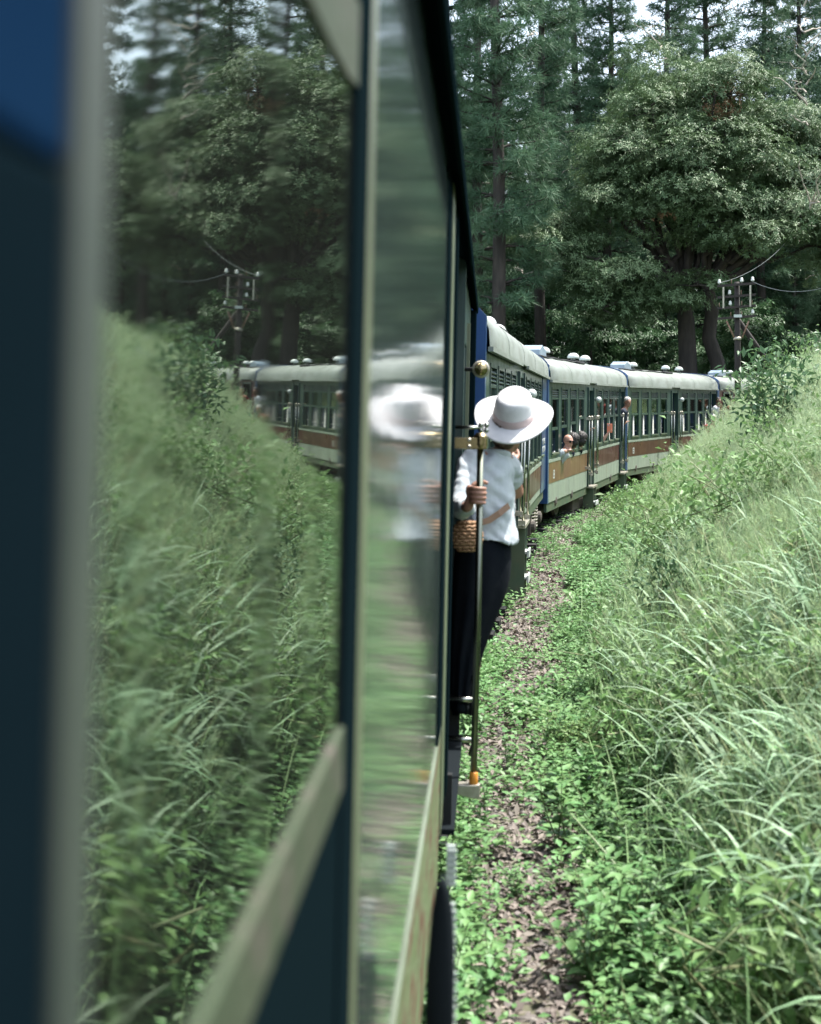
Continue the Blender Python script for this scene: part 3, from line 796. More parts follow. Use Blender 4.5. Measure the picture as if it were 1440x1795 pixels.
def near_car():
    Rt = NEAR
    P = lambda x0, x1, o0, o1, z0, z1: (x0, x1, -o1, -o0, z0, z1)
    # first window
    MB().box(*P(0.20, 0.478, -0.10, 0.002, -1.60, 0.085)).build('window_pillar', M['pillar'], Rt, bevel=0.004)
    MB().box(*P(0.20, 0.475, -0.10, 0.002, 0.088, 0.86)).build('corner_panel', M['deepblue'], Rt, bevel=0.004)
    f = MB(); f.box(*P(0.480, 0.523, -0.02, 0.004, -0.30, 0.80))
    fo = f.build('window', M['seal'], Rt, bevel=0.004)
    MB().box(*P(0.524, 1.452, -0.008, -0.002, -0.322, 0.45)).build('pane', M['pane'], fo)
    # header with a rounded corner
    hd = MB(); rng_ = []
    prof_lo = [(0.525, 0.325), (0.9, 0.326), (1.2, 0.334), (1.36, 0.343), (1.46, 0.355)]
    V = []
    for (x, z) in prof_lo: V += [(x, -0.003, z), (x, -0.003, z + 0.088), (x, 0.03, z), (x, 0.03, z + 0.088)]
    Fc = []
    for i in range(len(prof_lo) - 1):
        a = 4 * i; b = a + 4
        Fc += [(a, b, b + 1, a + 1), (a + 2, a + 3, b + 3, b + 2), (a, a + 2, b + 2, b), (a + 1, b + 1, b + 3, a + 3)]
    Fc += [(0, 1, 3, 2), (len(V) - 4, len(V) - 2, len(V) - 1, len(V) - 3)]
    hd.add(V, Fc); hd.build('header', M['sillgrey'], fo)
    MB().box(*P(0.525, 1.456, -0.05, 0.004, -0.392, -0.324)).build('sill', M['sillgrey'], fo, bevel=0.003)
    MB().box(*P(0.48, 1.455, -0.04, 0.0, -1.070, -0.394)).build('lower_panel', M['postgreen'], Rt)
    MB().box(*P(0.525, 1.455, -0.05, 0.002, 0.452, 0.86)).build('frieze', M['gloss'], Rt)
    # post between the window and the long panel
    MB().box(*P(1.457, 1.60, -0.05, 0.003, -1.068, 0.86)).build('window_post', M['postgreen'], Rt, bevel=0.0015)
    MB().box(*P(1.602, 1.69, -0.05, 0.002, -1.068, 0.86)).build('post_trim', M['olive'], Rt, bevel=0.001)
    # long reflecting panel, then the posts at the doorway
    MB().box(*P(1.692, 4.50, -0.05, 0.0, -1.068, 0.86)).build('side_panel', M['gloss'], Rt)
    MB().box(*P(4.502, 4.80, -0.05, 0.006, -1.068, 0.86)).build('door_post', M['postgreen'], Rt, bevel=0.003)
    MB().box(*P(4.802, 5.02, -0.05, 0.010, -1.45, 0.86)).build('door_post', M['olive'], Rt, bevel=0.003)
    MB().box(*P(5.022, 5.30, -0.05, 0.006, -1.45, 0.86)).build('door_post', M['green'], Rt, bevel=0.003)
    MB().box(*P(5.302, 5.50, -0.05, 0.014, -1.45, 0.86)).build('door_post', M['postgreen'], Rt, bevel=0.003)
    MB().box(*P(-3.0, 0.198, -0.05, 0.0, -1.068, -0.35)).build('side_panel', M['green'], Rt)
    # rust spotted band at the foot of the side
    MB().box(*P(-3.0, 4.80, -0.05, 0.004, -1.585, -1.080)).build('colour_band', M['rustband'], Rt)
    MB().box(*P(-3.0, 4.80, -0.05, 0.006, -1.079, -1.070)).build('waist_strip', M['olive2'], Rt)
    MB().box(*P(-3.0, 10.3, -0.20, -0.06, -1.75, -1.60)).build('skirt', M['black'], Rt)
    # wall beyond the doorway
    MB().box(*P(7.35, 10.3, -0.05, 0.0, -1.46, -1.082)).build('lower_panel', M['maroon'], Rt)
    MB().box(*P(7.35, 10.3, -0.05, 0.0, -1.082, -0.35)).build('side_panel', M['green'], Rt)
    w = MB(); w.box(*P(7.35, 7.6, -0.05, 0.0, -0.35, 0.86)); w.box(*P(8.5, 10.3, -0.05, 0.0, -0.35, 0.86)); w.box(*P(7.6, 8.5, -0.05, 0.0, 0.45, 0.86))
    wo = w.build('window', M['green'], Rt); MB().box(*P(7.6, 8.5, -0.03, -0.024, -0.35, 0.45)).build('pane', M['glass'], wo)
    MB().box(*P(7.20, 7.349, -0.08, 0.012, -1.46, 0.86)).build('door_post', M['green'], Rt)
    # far side, floor, ceiling, ends
    w2 = 2.5
    MB().box(-3.0, 10.3, w2 - 0.05, w2, -1.6, 0.86).build('far_wall', M['interior'], Rt)
    MB().box(-3.0, 10.3, 0.06, w2 - 0.05, -1.46, -1.40).build('floor', M['interior'], Rt)
    MB().box(-3.0, 10.3, 0.051, w2, 0.862, 0.90).build('ceiling', M['interior'], Rt)
    MB().box(10.3, 10.38, 0.0, w2, -1.46, 0.86).build('end_wall', M['blue'], Rt)
    MB().box(10.38, 10.72, 0.6, 1.8, -1.3, 0.5).build('gangway', M['black'], Rt)
    MB().box(5.505, 5.54, 0.08, 0.85, -1.398, 0.86).build('vestibule_wall', M['interior'], Rt)
    # gutter and roof
    gt = MB(); n = 14
    rings = []
    for i in range(n + 1):
        x = -3.0 + 13.38 * i / n
        rings.append([(x, 0.0, 0.842), (x, -0.036, 0.800), (x, -0.048, 0.802), (x, -0.052, 0.84), (x, -0.04, 0.90), (x, 0.0, 0.98), (x, 0.05, 0.98), (x, 0.05, 0.862)])
    gt.loft(rings).build('gutter', M['postgreen'], Rt)
    pr = [(0.0, 0.98), (0.15, 1.10), (0.4, 1.20), (0.8, 1.27), (1.25, 1.29), (1.7, 1.27), (2.1, 1.20), (2.35, 1.10), (2.5, 0.9)]
    rings = [[(x, p[0], p[1]) for p in pr] + [(x, p[0], p[1] - 0.03) for p in reversed(pr)] for x in (-3.0, 10.35)]
    MB().loft(rings).build('roof', M['roof'], Rt, True)
    # lamp at the end of the carriage
    door_lamp(Rt, 8.0, 0.295, 0.096, 0.052, M['oldsteel'])
    # grab rail at the doorway: bar, upper and lower bracket
    s_, o_ = 6.35, 0.112
    zt, zb = -0.105, -1.70
    hr = MB().tube([(s_, -o_, zt - 0.02), (s_, -o_ - 0.004, (zt + zb) / 2), (s_, -o_, zb + 0.02)], 0.0155, 16).build('handrail', M['nearsteel'], Rt, True)
    br = MB(); br.box(s_ - 0.03, s_ + 0.02, -o_ - 0.028, 0.03, zt - 0.030, zt + 0.022)
    br.lathe([(0.030, -0.03), (0.034, -0.01), (0.034, 0.03), (0.020, 0.045)], (s_, -o_, zt), (0, 0, 1), 18)
    br.build('bracket', M['brass'], hr, bevel=0.004)
    bl = MB(); bl.loft([[(s_ - 0.03 * c, -o_ - 0.03 + t * (o_ + 0.04), zb - 0.035 * (1 - t) - 0.01), (s_ + 0.04 * c, -o_ - 0.03 + t * (o_ + 0.04), zb - 0.035 * (1 - t) - 0.01),
                         (s_ + 0.04 * c, -o_ - 0.03 + t * (o_ + 0.04), zb + 0.025), (s_ - 0.03 * c, -o_ - 0.03 + t * (o_ + 0.04), zb + 0.025)] for t, c in ((0, 0.4), (0.25, 1), (0.8, 1), (1, 1.3))])
    bl.build('bracket', M['oldsteel'], hr, bevel=0.006)
    MB().lathe([(0.018, 0), (0.021, 0.01), (0.019, 0.055), (0.0165, 0.06)], (s_, -o_, zb + 0.02), (0, 0, 1), 14).build('collar', mat('orange_rubber', (0.55, 0.22, 0.03), rough=0.5), hr, True)
    for z in (zt - 0.018, zt + 0.012): MB().lathe([(0.009, 0), (0.009, 0.006), (0.006, 0.009)], (s_ - 0.03, -0.06, z), (-1, 0, 0), 8).build('bolt', M['oldsteel'], hr)
    # four-lobed turn handle beside the bracket
    kn = MB(); c = Vector((6.2, -0.125, -0.035))
    for a in range(4):
        an = math.pi / 4 + a * math.pi / 2
        kn.ell(c + Vector((0, math.cos(an), math.sin(an))) * 0.017, (0.012, 0.0125, 0.0125), 10, 8)
    kn.tube([c, c + Vector((0.02, 0.14, 0))], 0.008, 8)
    kn.build('turn_handle', M['steel'], Rt, True)
    # second thin rail and the lower handles inside the doorway
    r2 = MB().tube([(6.9, -0.10, -1.28), (6.9, -0.105, -1.33), (6.9, -0.105, -1.62), (6.9, -0.09, -1.68)], 0.012, 10).build('handrail', M['steel'], Rt, True)
    for z in (-1.40, -1.60):
        MB().tube([(6.88, -0.13, z), (6.88, 0.03, z + 0.006)], 0.015, 10).build('bracket', M['steel'], r2, True)
    # steps: treads with a toothed edge, rubber guard in front of them
    sf = MB(); sf.box(*P(2.70, 2.73, 0.05, 0.080, -1.62, -1.06)); so = sf.build('step_frame', M['black'], Rt)
    for k, (x0, oa, ob, z0, z1) in enumerate(((3.45, 0.066, 0.092, -1.164, -1.064), (3.0, 0.084, 0.101, -1.17, -1.05), (2.6, 0.095, 0.111, -1.19, -1.018))):
        t = MB(); t.box(*P(x0, x0 + 0.012, oa, ob - 0.004, z0, z1))
        nz = int((z1 - z0) / 0.016)
        for i in range(nz): t.box(*P(x0 - 0.006, x0, oa + 0.002, ob, z0 + 0.016 * i + 0.002, z0 + 0.016 * i + 0.011))
        t.build('tread', M['white'], so)
    g = MB(); rings = []
    for (z, w_) in ((-0.81, 0.003), (-0.83, 0.012), (-0.87, 0.019), (-0.95, 0.024), (-1.62, 0.027)):
        rings.append([(2.45 + (0.02 * math.sin(a)), -0.085 - w_ * math.cos(a), z) for a in np.linspace(0, 2 * math.pi, 13)[:-1]])
    g.loft(rings).build('rubber_guard', M['black'], Rt, True)
    MB().box(*P(5.52, 7.18, -0.16, 0.045, -1.665, -1.64)).build('door_step', M['black'], Rt, bevel=0.004)
    for x in (5.6, 7.1): MB().box(*P(x - 0.02, x + 0.02, -0.10, 0.03, -1.64, -1.44)).build('step_bracket', M['dark'], Rt)
    MB().box(*P(10.02, 10.32, -0.05, 0.040, -1.40, 0.80)).build('corner_post', M['postgreen'], Rt, bevel=0.01)
    MB().box(*P(8.55, 8.60, -0.02, 0.02, -1.40, 0.60)).build('door_post', M['olive'], Rt)
near_car()
bogie(NEAR, 7.9, -CAM_Z + 0.13, 1.6)
bogie(NEAR, 1.0, -CAM_Z + 0.02, 1.6)
# ------------------------------------------------------------------ people
M['skin'] = mat('fair_skin', (0.38, 0.21, 0.155), (0.44, 0.25, 0.19), scale=14, rough=0.5)
M['tan'] = mat('tanned_skin', (0.25, 0.125, 0.085), (0.30, 0.16, 0.11), scale=14, rough=0.5)
M['brownskin'] = mat('brown_skin', (0.15, 0.075, 0.05), (0.19, 0.10, 0.07), scale=14, rough=0.45)
M['linen'] = mat('white_linen', (0.44, 0.48, 0.50), (0.37, 0.41, 0.435), scale=7, rough=0.85, bump=0.25, bscale=28)
M['blackcloth'] = mat('black_cloth', (0.006, 0.008, 0.011), (0.010, 0.012, 0.015), scale=5, rough=0.9, bump=0.2, bscale=20, spec=0.05)
M['navy'] = mat('dark_blue_cloth', (0.015, 0.022, 0.04), rough=0.85)
M['greycloth'] = mat('pale_grey_cloth', (0.42, 0.46, 0.50), rough=0.85)
M['redcloth'] = mat('red_cloth', (0.22, 0.035, 0.03), rough=0.85)
M['felt'] = mat('white_felt', (0.54, 0.545, 0.555), (0.49, 0.50, 0.51), scale=30, rough=0.95, bump=0.12, bscale=160)
M['pinkband'] = mat('pale_pink_ribbon', (0.42, 0.335, 0.325), (0.37, 0.295, 0.285), scale=20, rough=0.7)
M['darkhair'] = mat('dark_hair', (0.010, 0.009, 0.009), (0.018, 0.014, 0.012), scale=40, rough=0.55, bump=0.6, bscale=60)
M['brownhair'] = mat('brown_hair', (0.055, 0.032, 0.020), (0.08, 0.05, 0.03), scale=30, rough=0.5, bump=0.6, bscale=50)
M['greyhair'] = mat('grey_hair', (0.40, 0.39, 0.37), (0.52, 0.51, 0.49), scale=40, rough=0.7, bump=0.5, bscale=60)
M['wicker'] = mat('tan_wicker', (0.27, 0.15, 0.075), (0.20, 0.11, 0.05), scale=30, rough=0.7)
M['leather'] = mat('tan_leather', (0.19, 0.11, 0.06), (0.15, 0.085, 0.048), scale=12, rough=0.5)
M['coral'] = mat('coral_plastic', (0.70, 0.22, 0.13), rough=0.4)

def fuse(name, mb, voxel, m, parent=None, smooth_it=4, wrinkle=0.0, wfreq=22.0, base=(0, 0, 0)):
    """one continuous surface out of overlapping closed shapes"""
    me = mb.mesh(name, None)
    t = bpy.data.objects.new(name + '_tmp', me); COL.objects.link(t)
    rm = t.modifiers.new('r', 'REMESH'); rm.mode = 'VOXEL'; rm.voxel_size = voxel
    sm = t.modifiers.new('s', 'SMOOTH'); sm.factor = 0.5; sm.iterations = smooth_it
    dg = bpy.context.evaluated_depsgraph_get(); dg.update()
    new = bpy.data.meshes.new_from_object(t.evaluated_get(dg))
    bpy.data.objects.remove(t); bpy.data.meshes.remove(me)
    new.name = name
    n = len(new.vertices); co = np.empty(n * 3); new.vertices.foreach_get('co', co); co = co.reshape(-1, 3)
    if wrinkle > 0:
        nr = np.empty(n * 3); new.vertices.foreach_get('normal', nr); nr = nr.reshape(-1, 3)
        x, y, z = (co * wfreq).T
        w = np.sin(x * 1.3 + 1.7 * np.sin(z * 0.7 + y * 0.4)) * np.sin(z * 1.1 + 0.9 * np.sin(x * 0.8)) + 0.6 * np.sin((x + z) * 2.1 + np.sin(y * 1.5) * 2) * np.sin(y * 1.2 + z * 0.6)
        co = co + nr * (w * wrinkle)[:, None]
    co = co - np.array(base)
    new.vertices.foreach_set('co', co.astype(np.float32).ravel())
    new.materials.clear(); new.materials.append(m)
    new.polygons.foreach_set('use_smooth', np.ones(len(new.polygons), bool))
    new.update()
    o = link(name, new, parent)
    return o

def capsule(mb, a, b, ra, rb, n=12):
    a, b = Vector(a), Vector(b)
    mb.tube([a, a.lerp(b, 0.33), a.lerp(b, 0.66), b], [ra, ra * 0.7 + rb * 0.3 + (ra * 0.04), ra * 0.34 + rb * 0.66 + ra * 0.02, rb], n)
    mb.ell(a, (ra, ra, ra), n, 8); mb.ell(b, (rb, rb, rb), n, 8)

def basis(f, up=(0, 0, 1)):
    f = Vector(f).normalized(); u = Vector(up); r = f.cross(u).normalized(); u = r.cross(f)
    return Matrix((r, f, u)).transposed()         # columns: right, forward, up

def head_shapes(mb, c, B, k=1.0):
    P = lambda x, y, z: Vector(c) + B @ Vector((x, y, z)) * k
    mb.ell(P(0, -0.012, 0.025), (0.074 * k, 0.094 * k, 0.090 * k), 16, 12, B)
    mb.ell(P(0, 0.018, -0.045), (0.056 * k, 0.066 * k, 0.070 * k), 14, 10, B)
    mb.ell(P(0, 0.055, -0.088), (0.030 * k, 0.026 * k, 0.024 * k), 10, 8, B)
    mb.ell(P(0, 0.090, -0.012), (0.013 * k, 0.020 * k, 0.026 * k), 10, 8, B)
    mb.ell(P(0, 0.080, 0.022), (0.050 * k, 0.014 * k, 0.011 * k), 10, 8, B)
    mb.ell(P(0, 0.076, -0.052), (0.024 * k, 0.012 * k, 0.010 * k), 10, 8, B)
    for s in (-1, 1): mb.ell(P(s * 0.076, -0.008, -0.008), (0.011 * k, 0.020 * k, 0.032 * k), 10, 8, B)

def simple_hand(mb, c, d, side, k=1.0):
    """relaxed curled hand: palm, four fingers, thumb"""
    d = Vector(d).normalized(); u = Vector((0, 0, 1)); s = d.cross(u).normalized(); u = s.cross(d)
    Bm = Matrix((s, d, u)).transposed()
    mb.ell(Vector(c) + d * 0.035, (0.040, 0.050, 0.017), 12, 8, Bm)
    for i in range(4):
        off = s * (0.029 - 0.0195 * i); ln = (0.070, 0.078, 0.072, 0.056)[i]
        p0 = Vector(c) + d * 0.07 + off; p1 = p0 + d * ln * 0.5 - u * 0.010; p2 = p1 + d * ln * 0.3 - u * 0.026
        mb.tube([p0, p1, p2], [0.0095, 0.009, 0.0075], 8); mb.ell(p2, (0.0075,) * 3, 8, 6)
    t0 = Vector(c) + d * 0.02 + s * 0.03 * side; t1 = t0 + d * 0.035 + s * 0.022 * side; t2 = t1 + d * 0.028
    mb.tube([t0, t1, t2], [0.012, 0.0105, 0.0085], 8); mb.ell(t2, (0.0085,) * 3, 8, 6)

def person(label, J_, face, skin, shirt, trousers, hair=None, hairstyle='short', sleeves='short', group=None, glasses=False, voxel=0.013, hands=True):
    """J_: world joints head, neck, chest, pelvis, sh_l/r, el_l/r, ha_l/r, hip_l/r, kn_l/r, ft_l/r"""
    J = {k: Vector(v) for k, v in J_.items()}
    base = Vector((J['pelvis'].x, J['pelvis'].y, min(J['ft_l'].z, J['ft_r'].z)))
    root = thing('person', label, 'person', Matrix.Translation(base), group)
    B = basis(face)
    b = MB()
    head_shapes(b, J['head'], B)
    capsule(b, J['head'] + Vector((0, 0, -0.06)), J['neck'], 0.052, 0.058)
    capsule(b, J['chest'], J['pelvis'], 0.125, 0.120); capsule(b, J['neck'] - Vector((0, 0, 0.03)), J['chest'], 0.075, 0.12)
    for s in 'lr':
        capsule(b, J['neck'].lerp(J['sh_' + s], 0.4), J['sh_' + s], 0.07, 0.062)
        capsule(b, J['sh_' + s], J['el_' + s], 0.055, 0.043); capsule(b, J['el_' + s], J['ha_' + s], 0.043, 0.028)
        capsule(b, J['pelvis'].lerp(J['hip_' + s], 0.5), J['hip_' + s], 0.10, 0.095)
        capsule(b, J['hip_' + s], J['kn_' + s], 0.088, 0.06); capsule(b, J['kn_' + s], J['ft_' + s], 0.058, 0.04)
        if hands: simple_hand(b, J['ha_' + s], J['ha_' + s] - J['el_' + s], 1 if s == 'l' else -1)
    fuse('body', b, voxel, skin, root, base=base)
    c = MB()
    capsule(c, J['chest'], J['pelvis'], 0.142, 0.138); capsule(c, J['neck'] - Vector((0, 0, 0.06)), J['chest'], 0.082, 0.14)
    for s in 'lr':
        capsule(c, J['neck'].lerp(J['sh_' + s], 0.5) - Vector((0, 0, 0.012)), J['sh_' + s], 0.074, 0.074)
        e = J['sh_' + s].lerp(J['el_' + s], 0.75) if sleeves == 'short' else J['el_' + s]
        capsule(c, J['sh_' + s], e, 0.070, 0.060)
        if sleeves == 'long': capsule(c, J['el_' + s], J['el_' + s].lerp(J['ha_' + s], 0.85), 0.058, 0.045)
    fuse('shirt', c, 0.015, shirt, root, wrinkle=0.004, wfreq=30, base=base)
    t = MB()
    for s in 'lr':
        capsule(t, J['pelvis'], J['hip_' + s], 0.142, 0.125); capsule(t, J['hip_' + s], J['kn_' + s], 0.108, 0.078); capsule(t, J['kn_' + s], J['kn_' + s].lerp(J['ft_' + s], 0.9), 0.075, 0.062)
        ft = J['ft_' + s]; fd = B @ Vector((0, 1, 0)); fd = Vector((fd.x, fd.y, 0)).normalized()
        sh = MB(); capsule(sh, ft + Vector((0, 0, 0.03)) - fd * 0.04, ft + fd * 0.13 + Vector((0, 0, 0.02)), 0.042, 0.036)
        fuse('shoe', sh, 0.012, M['black'], root, base=base)
    fuse('trousers', t, 0.018, trousers, root, wrinkle=0.004, base=base)
    P = lambda x, y, z: J['head'] + B @ Vector((x, y, z)) - base
    if hair is not None:
        h = MB()
        if hairstyle == 'short':
            h.ell(P(0, -0.020, 0.050), (0.079, 0.092, 0.077), 18, 12, B); h.ell(P(0, -0.045, 0.0), (0.078, 0.066, 0.075), 16, 10, B)
        else:
            h.ell(P(0, -0.020, 0.035), (0.118, 0.122, 0.118), 18, 14, B); h.ell(P(0, -0.05, -0.03), (0.11, 0.09, 0.10), 16, 10, B)
        ho = fuse('hair', h, 0.010, hair, root, wrinkle=0.005, wfreq=90)
    if glasses:
        g = MB()
        for s in (-1, 1):
            g.ell(P(s * 0.032, 0.088, 0.006), (0.030, 0.010, 0.021), 12, 8, B)
            g.tube([P(s * 0.062, 0.084, 0.012), P(s * 0.082, 0.0, 0.008)], 0.0035, 6)
        g.tube([P(-0.01, 0.096, 0.012), P(0.01, 0.096, 0.012)], 0.004, 6)
        g.build('sunglasses', M['black'], root, True)
    else:
        for s in (-1, 1):
            MB().ell(P(s * 0.031, 0.076, 0.006), (0.013, 0.009, 0.007), 10, 8, B).build('eye', M['darkhair'], root, True)
    return root

def carpt(car, s, o, z): return car.matrix_world @ Vector((s, -o, z))
def car_dir(car, s, o, z): return car.matrix_world.to_3x3() @ Vector((s, -o, z))
bpy.context.view_layer.update()

def seated(car, s, lean_o, zhead, lean_s=0.0, arms='sill', **kw):
    """passenger on a window seat; lean_o: how far the head is outside the wall"""
    p = lambda ds, o, z: carpt(car, s + ds, o, z)
    zp = -1.50
    j = dict(head=p(lean_s, lean_o, zhead), neck=p(lean_s * 0.8, lean_o - 0.06, zhead - 0.17), chest=p(lean_s * 0.5, lean_o * 0.5 - 0.15, zhead - 0.32 if zhead > -1.0 else zhead - 0.30),
             pelvis=p(0, -0.32, zp), sh_l=p(lean_s * 0.7 + 0.17, lean_o * 0.7 - 0.12, zhead - 0.24), sh_r=p(lean_s * 0.7 - 0.17, lean_o * 0.7 - 0.12, zhead - 0.24),
             hip_l=p(0.0, -0.26, zp), hip_r=p(0, -0.42, zp), kn_l=p(0.42, -0.26, zp + 0.02), kn_r=p(0.42, -0.42, zp + 0.02), ft_l=p(0.44, -0.26, -1.89), ft_r=p(0.44, -0.42, -1.89))
    if arms == 'sill':
        j.update(el_l=p(lean_s + 0.20, 0.02, zhead - 0.235), el_r=p(lean_s - 0.17, 0.05, -1.175), ha_l=p(lean_s + 0.02, 0.10, -1.145), ha_r=p(lean_s + 0.04, 0.09, -1.16))
        j['el_l'] = p(lean_s + 0.18, 0.05, -1.17)
    else:
        j.update(el_l=p(0.22, -0.25, -1.42), el_r=p(-0.22, -0.25, -1.42), ha_l=p(0.30, -0.3, -1.42), ha_r=p(0.0, -0.36, -1.40))
    j.update(kw.pop('override', {}))
    return j
def standing(car, s, o, zfloor, height=1.74, lean_o=0.0, lean_s=0.0, override=None):
    p = lambda ds, oo, z: carpt(car, s + ds, oo, z)
    h = height; zf = zfloor
    j = dict(head=p(lean_s, o + lean_o, zf + h - 0.12), neck=p(lean_s * 0.8, o + lean_o * 0.8, zf + h - 0.285), chest=p(lean_s * 0.6, o + lean_o * 0.55, zf + h - 0.46), pelvis=p(0, o, zf + h * 0.53),
             sh_l=p(lean_s * 0.75 + 0.18, o + lean_o * 0.75, zf + h - 0.34), sh_r=p(lean_s * 0.75 - 0.18, o + lean_o * 0.75, zf + h - 0.34),
             el_l=p(lean_s * 0.6 + 0.25, o + lean_o * 0.4, zf + h - 0.62), el_r=p(lean_s * 0.6 - 0.25, o + lean_o * 0.4, zf + h - 0.62),
             ha_l=p(0.26, o + 0.02, zf + h - 0.86), ha_r=p(-0.26, o + 0.02, zf + h - 0.86),
             hip_l=p(0.09, o, zf + h * 0.51), hip_r=p(-0.09, o, zf + h * 0.51), kn_l=p(0.10, o + 0.02, zf + h * 0.28), kn_r=p(-0.10, o + 0.02, zf + h * 0.28), ft_l=p(0.11, o, zf + 0.05), ft_r=p(-0.11, o, zf + 0.05))
    if override: j.update(override)
    return j

# passengers of the carriage with the ochre panel
toward = lambda car, s, o, z=0.0: car_dir(car, s, o, z)
person('bald man in dark sunglasses leaning out of a window of the ochre panelled carriage', seated(CAR2, 1.62, 0.10, -1.01), toward(CAR2, -0.62, 0.75, -0.08),
       M['skin'], M['linen'], M['navy'], glasses=True, sleeves='short')
person('dark haired passenger inside the third window, just past the bald man', seated(CAR2, 2.74, 0.02, -1.03, arms='lap'), toward(CAR2, 0.9, 0.3), M['tan'], M['navy'], M['navy'], M['darkhair'], 'big')
person('dark haired passenger inside the fourth window, beside the middle door', seated(CAR2, 3.68, 0.02, -1.03, arms='lap'), toward(CAR2, 0.9, 0.2), M['tan'], M['black'], M['navy'], M['darkhair'], 'big')
person('passenger in dark clothes standing in the middle doorway with one hand on the rail', standing(CAR2, 4.95, -0.30, -1.90, 1.70, override=dict(
       el_r=carpt(CAR2, 4.66, -0.16, -1.02), ha_r=carpt(CAR2, 4.60, 0.03, -0.89))), toward(CAR2, 0.5, -0.8), M['tan'], M['navy'], M['navy'], M['darkhair'])
person('passenger inside the window holding up a coral phone', seated(CAR2, 7.15, -0.16, -1.0, arms='lap', override=dict(el_r=carpt(CAR2, 7.05, -0.05, -1.17), ha_r=carpt(CAR2, 7.08, 0.06, -1.02))),
       toward(CAR2, -0.8, 0.2), M['skin'], M['navy'], M['navy'], M['darkhair'])
ph = thing('phone', 'coral coloured phone held out of a carriage window', 'phone', Matrix.Translation(carpt(CAR2, 7.10, 0.10, -0.90)) @ CAR2.matrix_world.to_3x3().to_4x4())
MB().box(-0.014, 0.0, -0.055, 0.055, -0.095, 0.095).build('case', M['coral'], ph, bevel=0.006)
MB().box(0.0005, 0.003, -0.050, 0.050, -0.088, 0.088).build('screen', M['black'], ph)
MB().box(-0.017, -0.0145, 0.005, 0.042, 0.045, 0.083).build('camera_bump', M['pinkband'], ph)
person('grey haired man in dark shirt at the rear door of the ochre panelled carriage', standing(CAR2, 10.02, -0.20, -1.90, 1.66, lean_o=0.34, lean_s=-0.02,
       override=dict(el_l=carpt(CAR2, 10.30, 0.02, -0.85), ha_l=carpt(CAR2, 10.43, 0.06, -0.82))), toward(CAR2, -0.75, 0.55), M['tan'], M['navy'], M['navy'], M['greyhair'])
person('dark skinned man in pale shirt leaning out of a door near the telegraph pole', standing(CAR3, 9.95, -0.18, -1.90, 1.68, lean_o=0.34), toward(CAR3, -0.75, 0.5), M['brownskin'], M['greycloth'], M['navy'], M['darkhair'])
person('grey haired man with bare arms at the last window before the telegraph pole', seated(CAR3, 9.0, 0.22, -0.86), toward(CAR3, -0.8, 0.5), M['tan'], M['redcloth'], M['navy'], M['greyhair'])
person('person in red leaning from the first door of the dark red carriage', standing(CAR4, 0.95, -0.16, -1.90, 1.68, lean_o=0.34, override=dict(
       el_r=carpt(CAR4, 0.60, 0.30, -0.55), ha_r=carpt(CAR4, 0.62, 0.44, -0.40))), toward(CAR4, -0.75, 0.5), M['tan'], M['redcloth'], M['navy'], M['darkhair'])

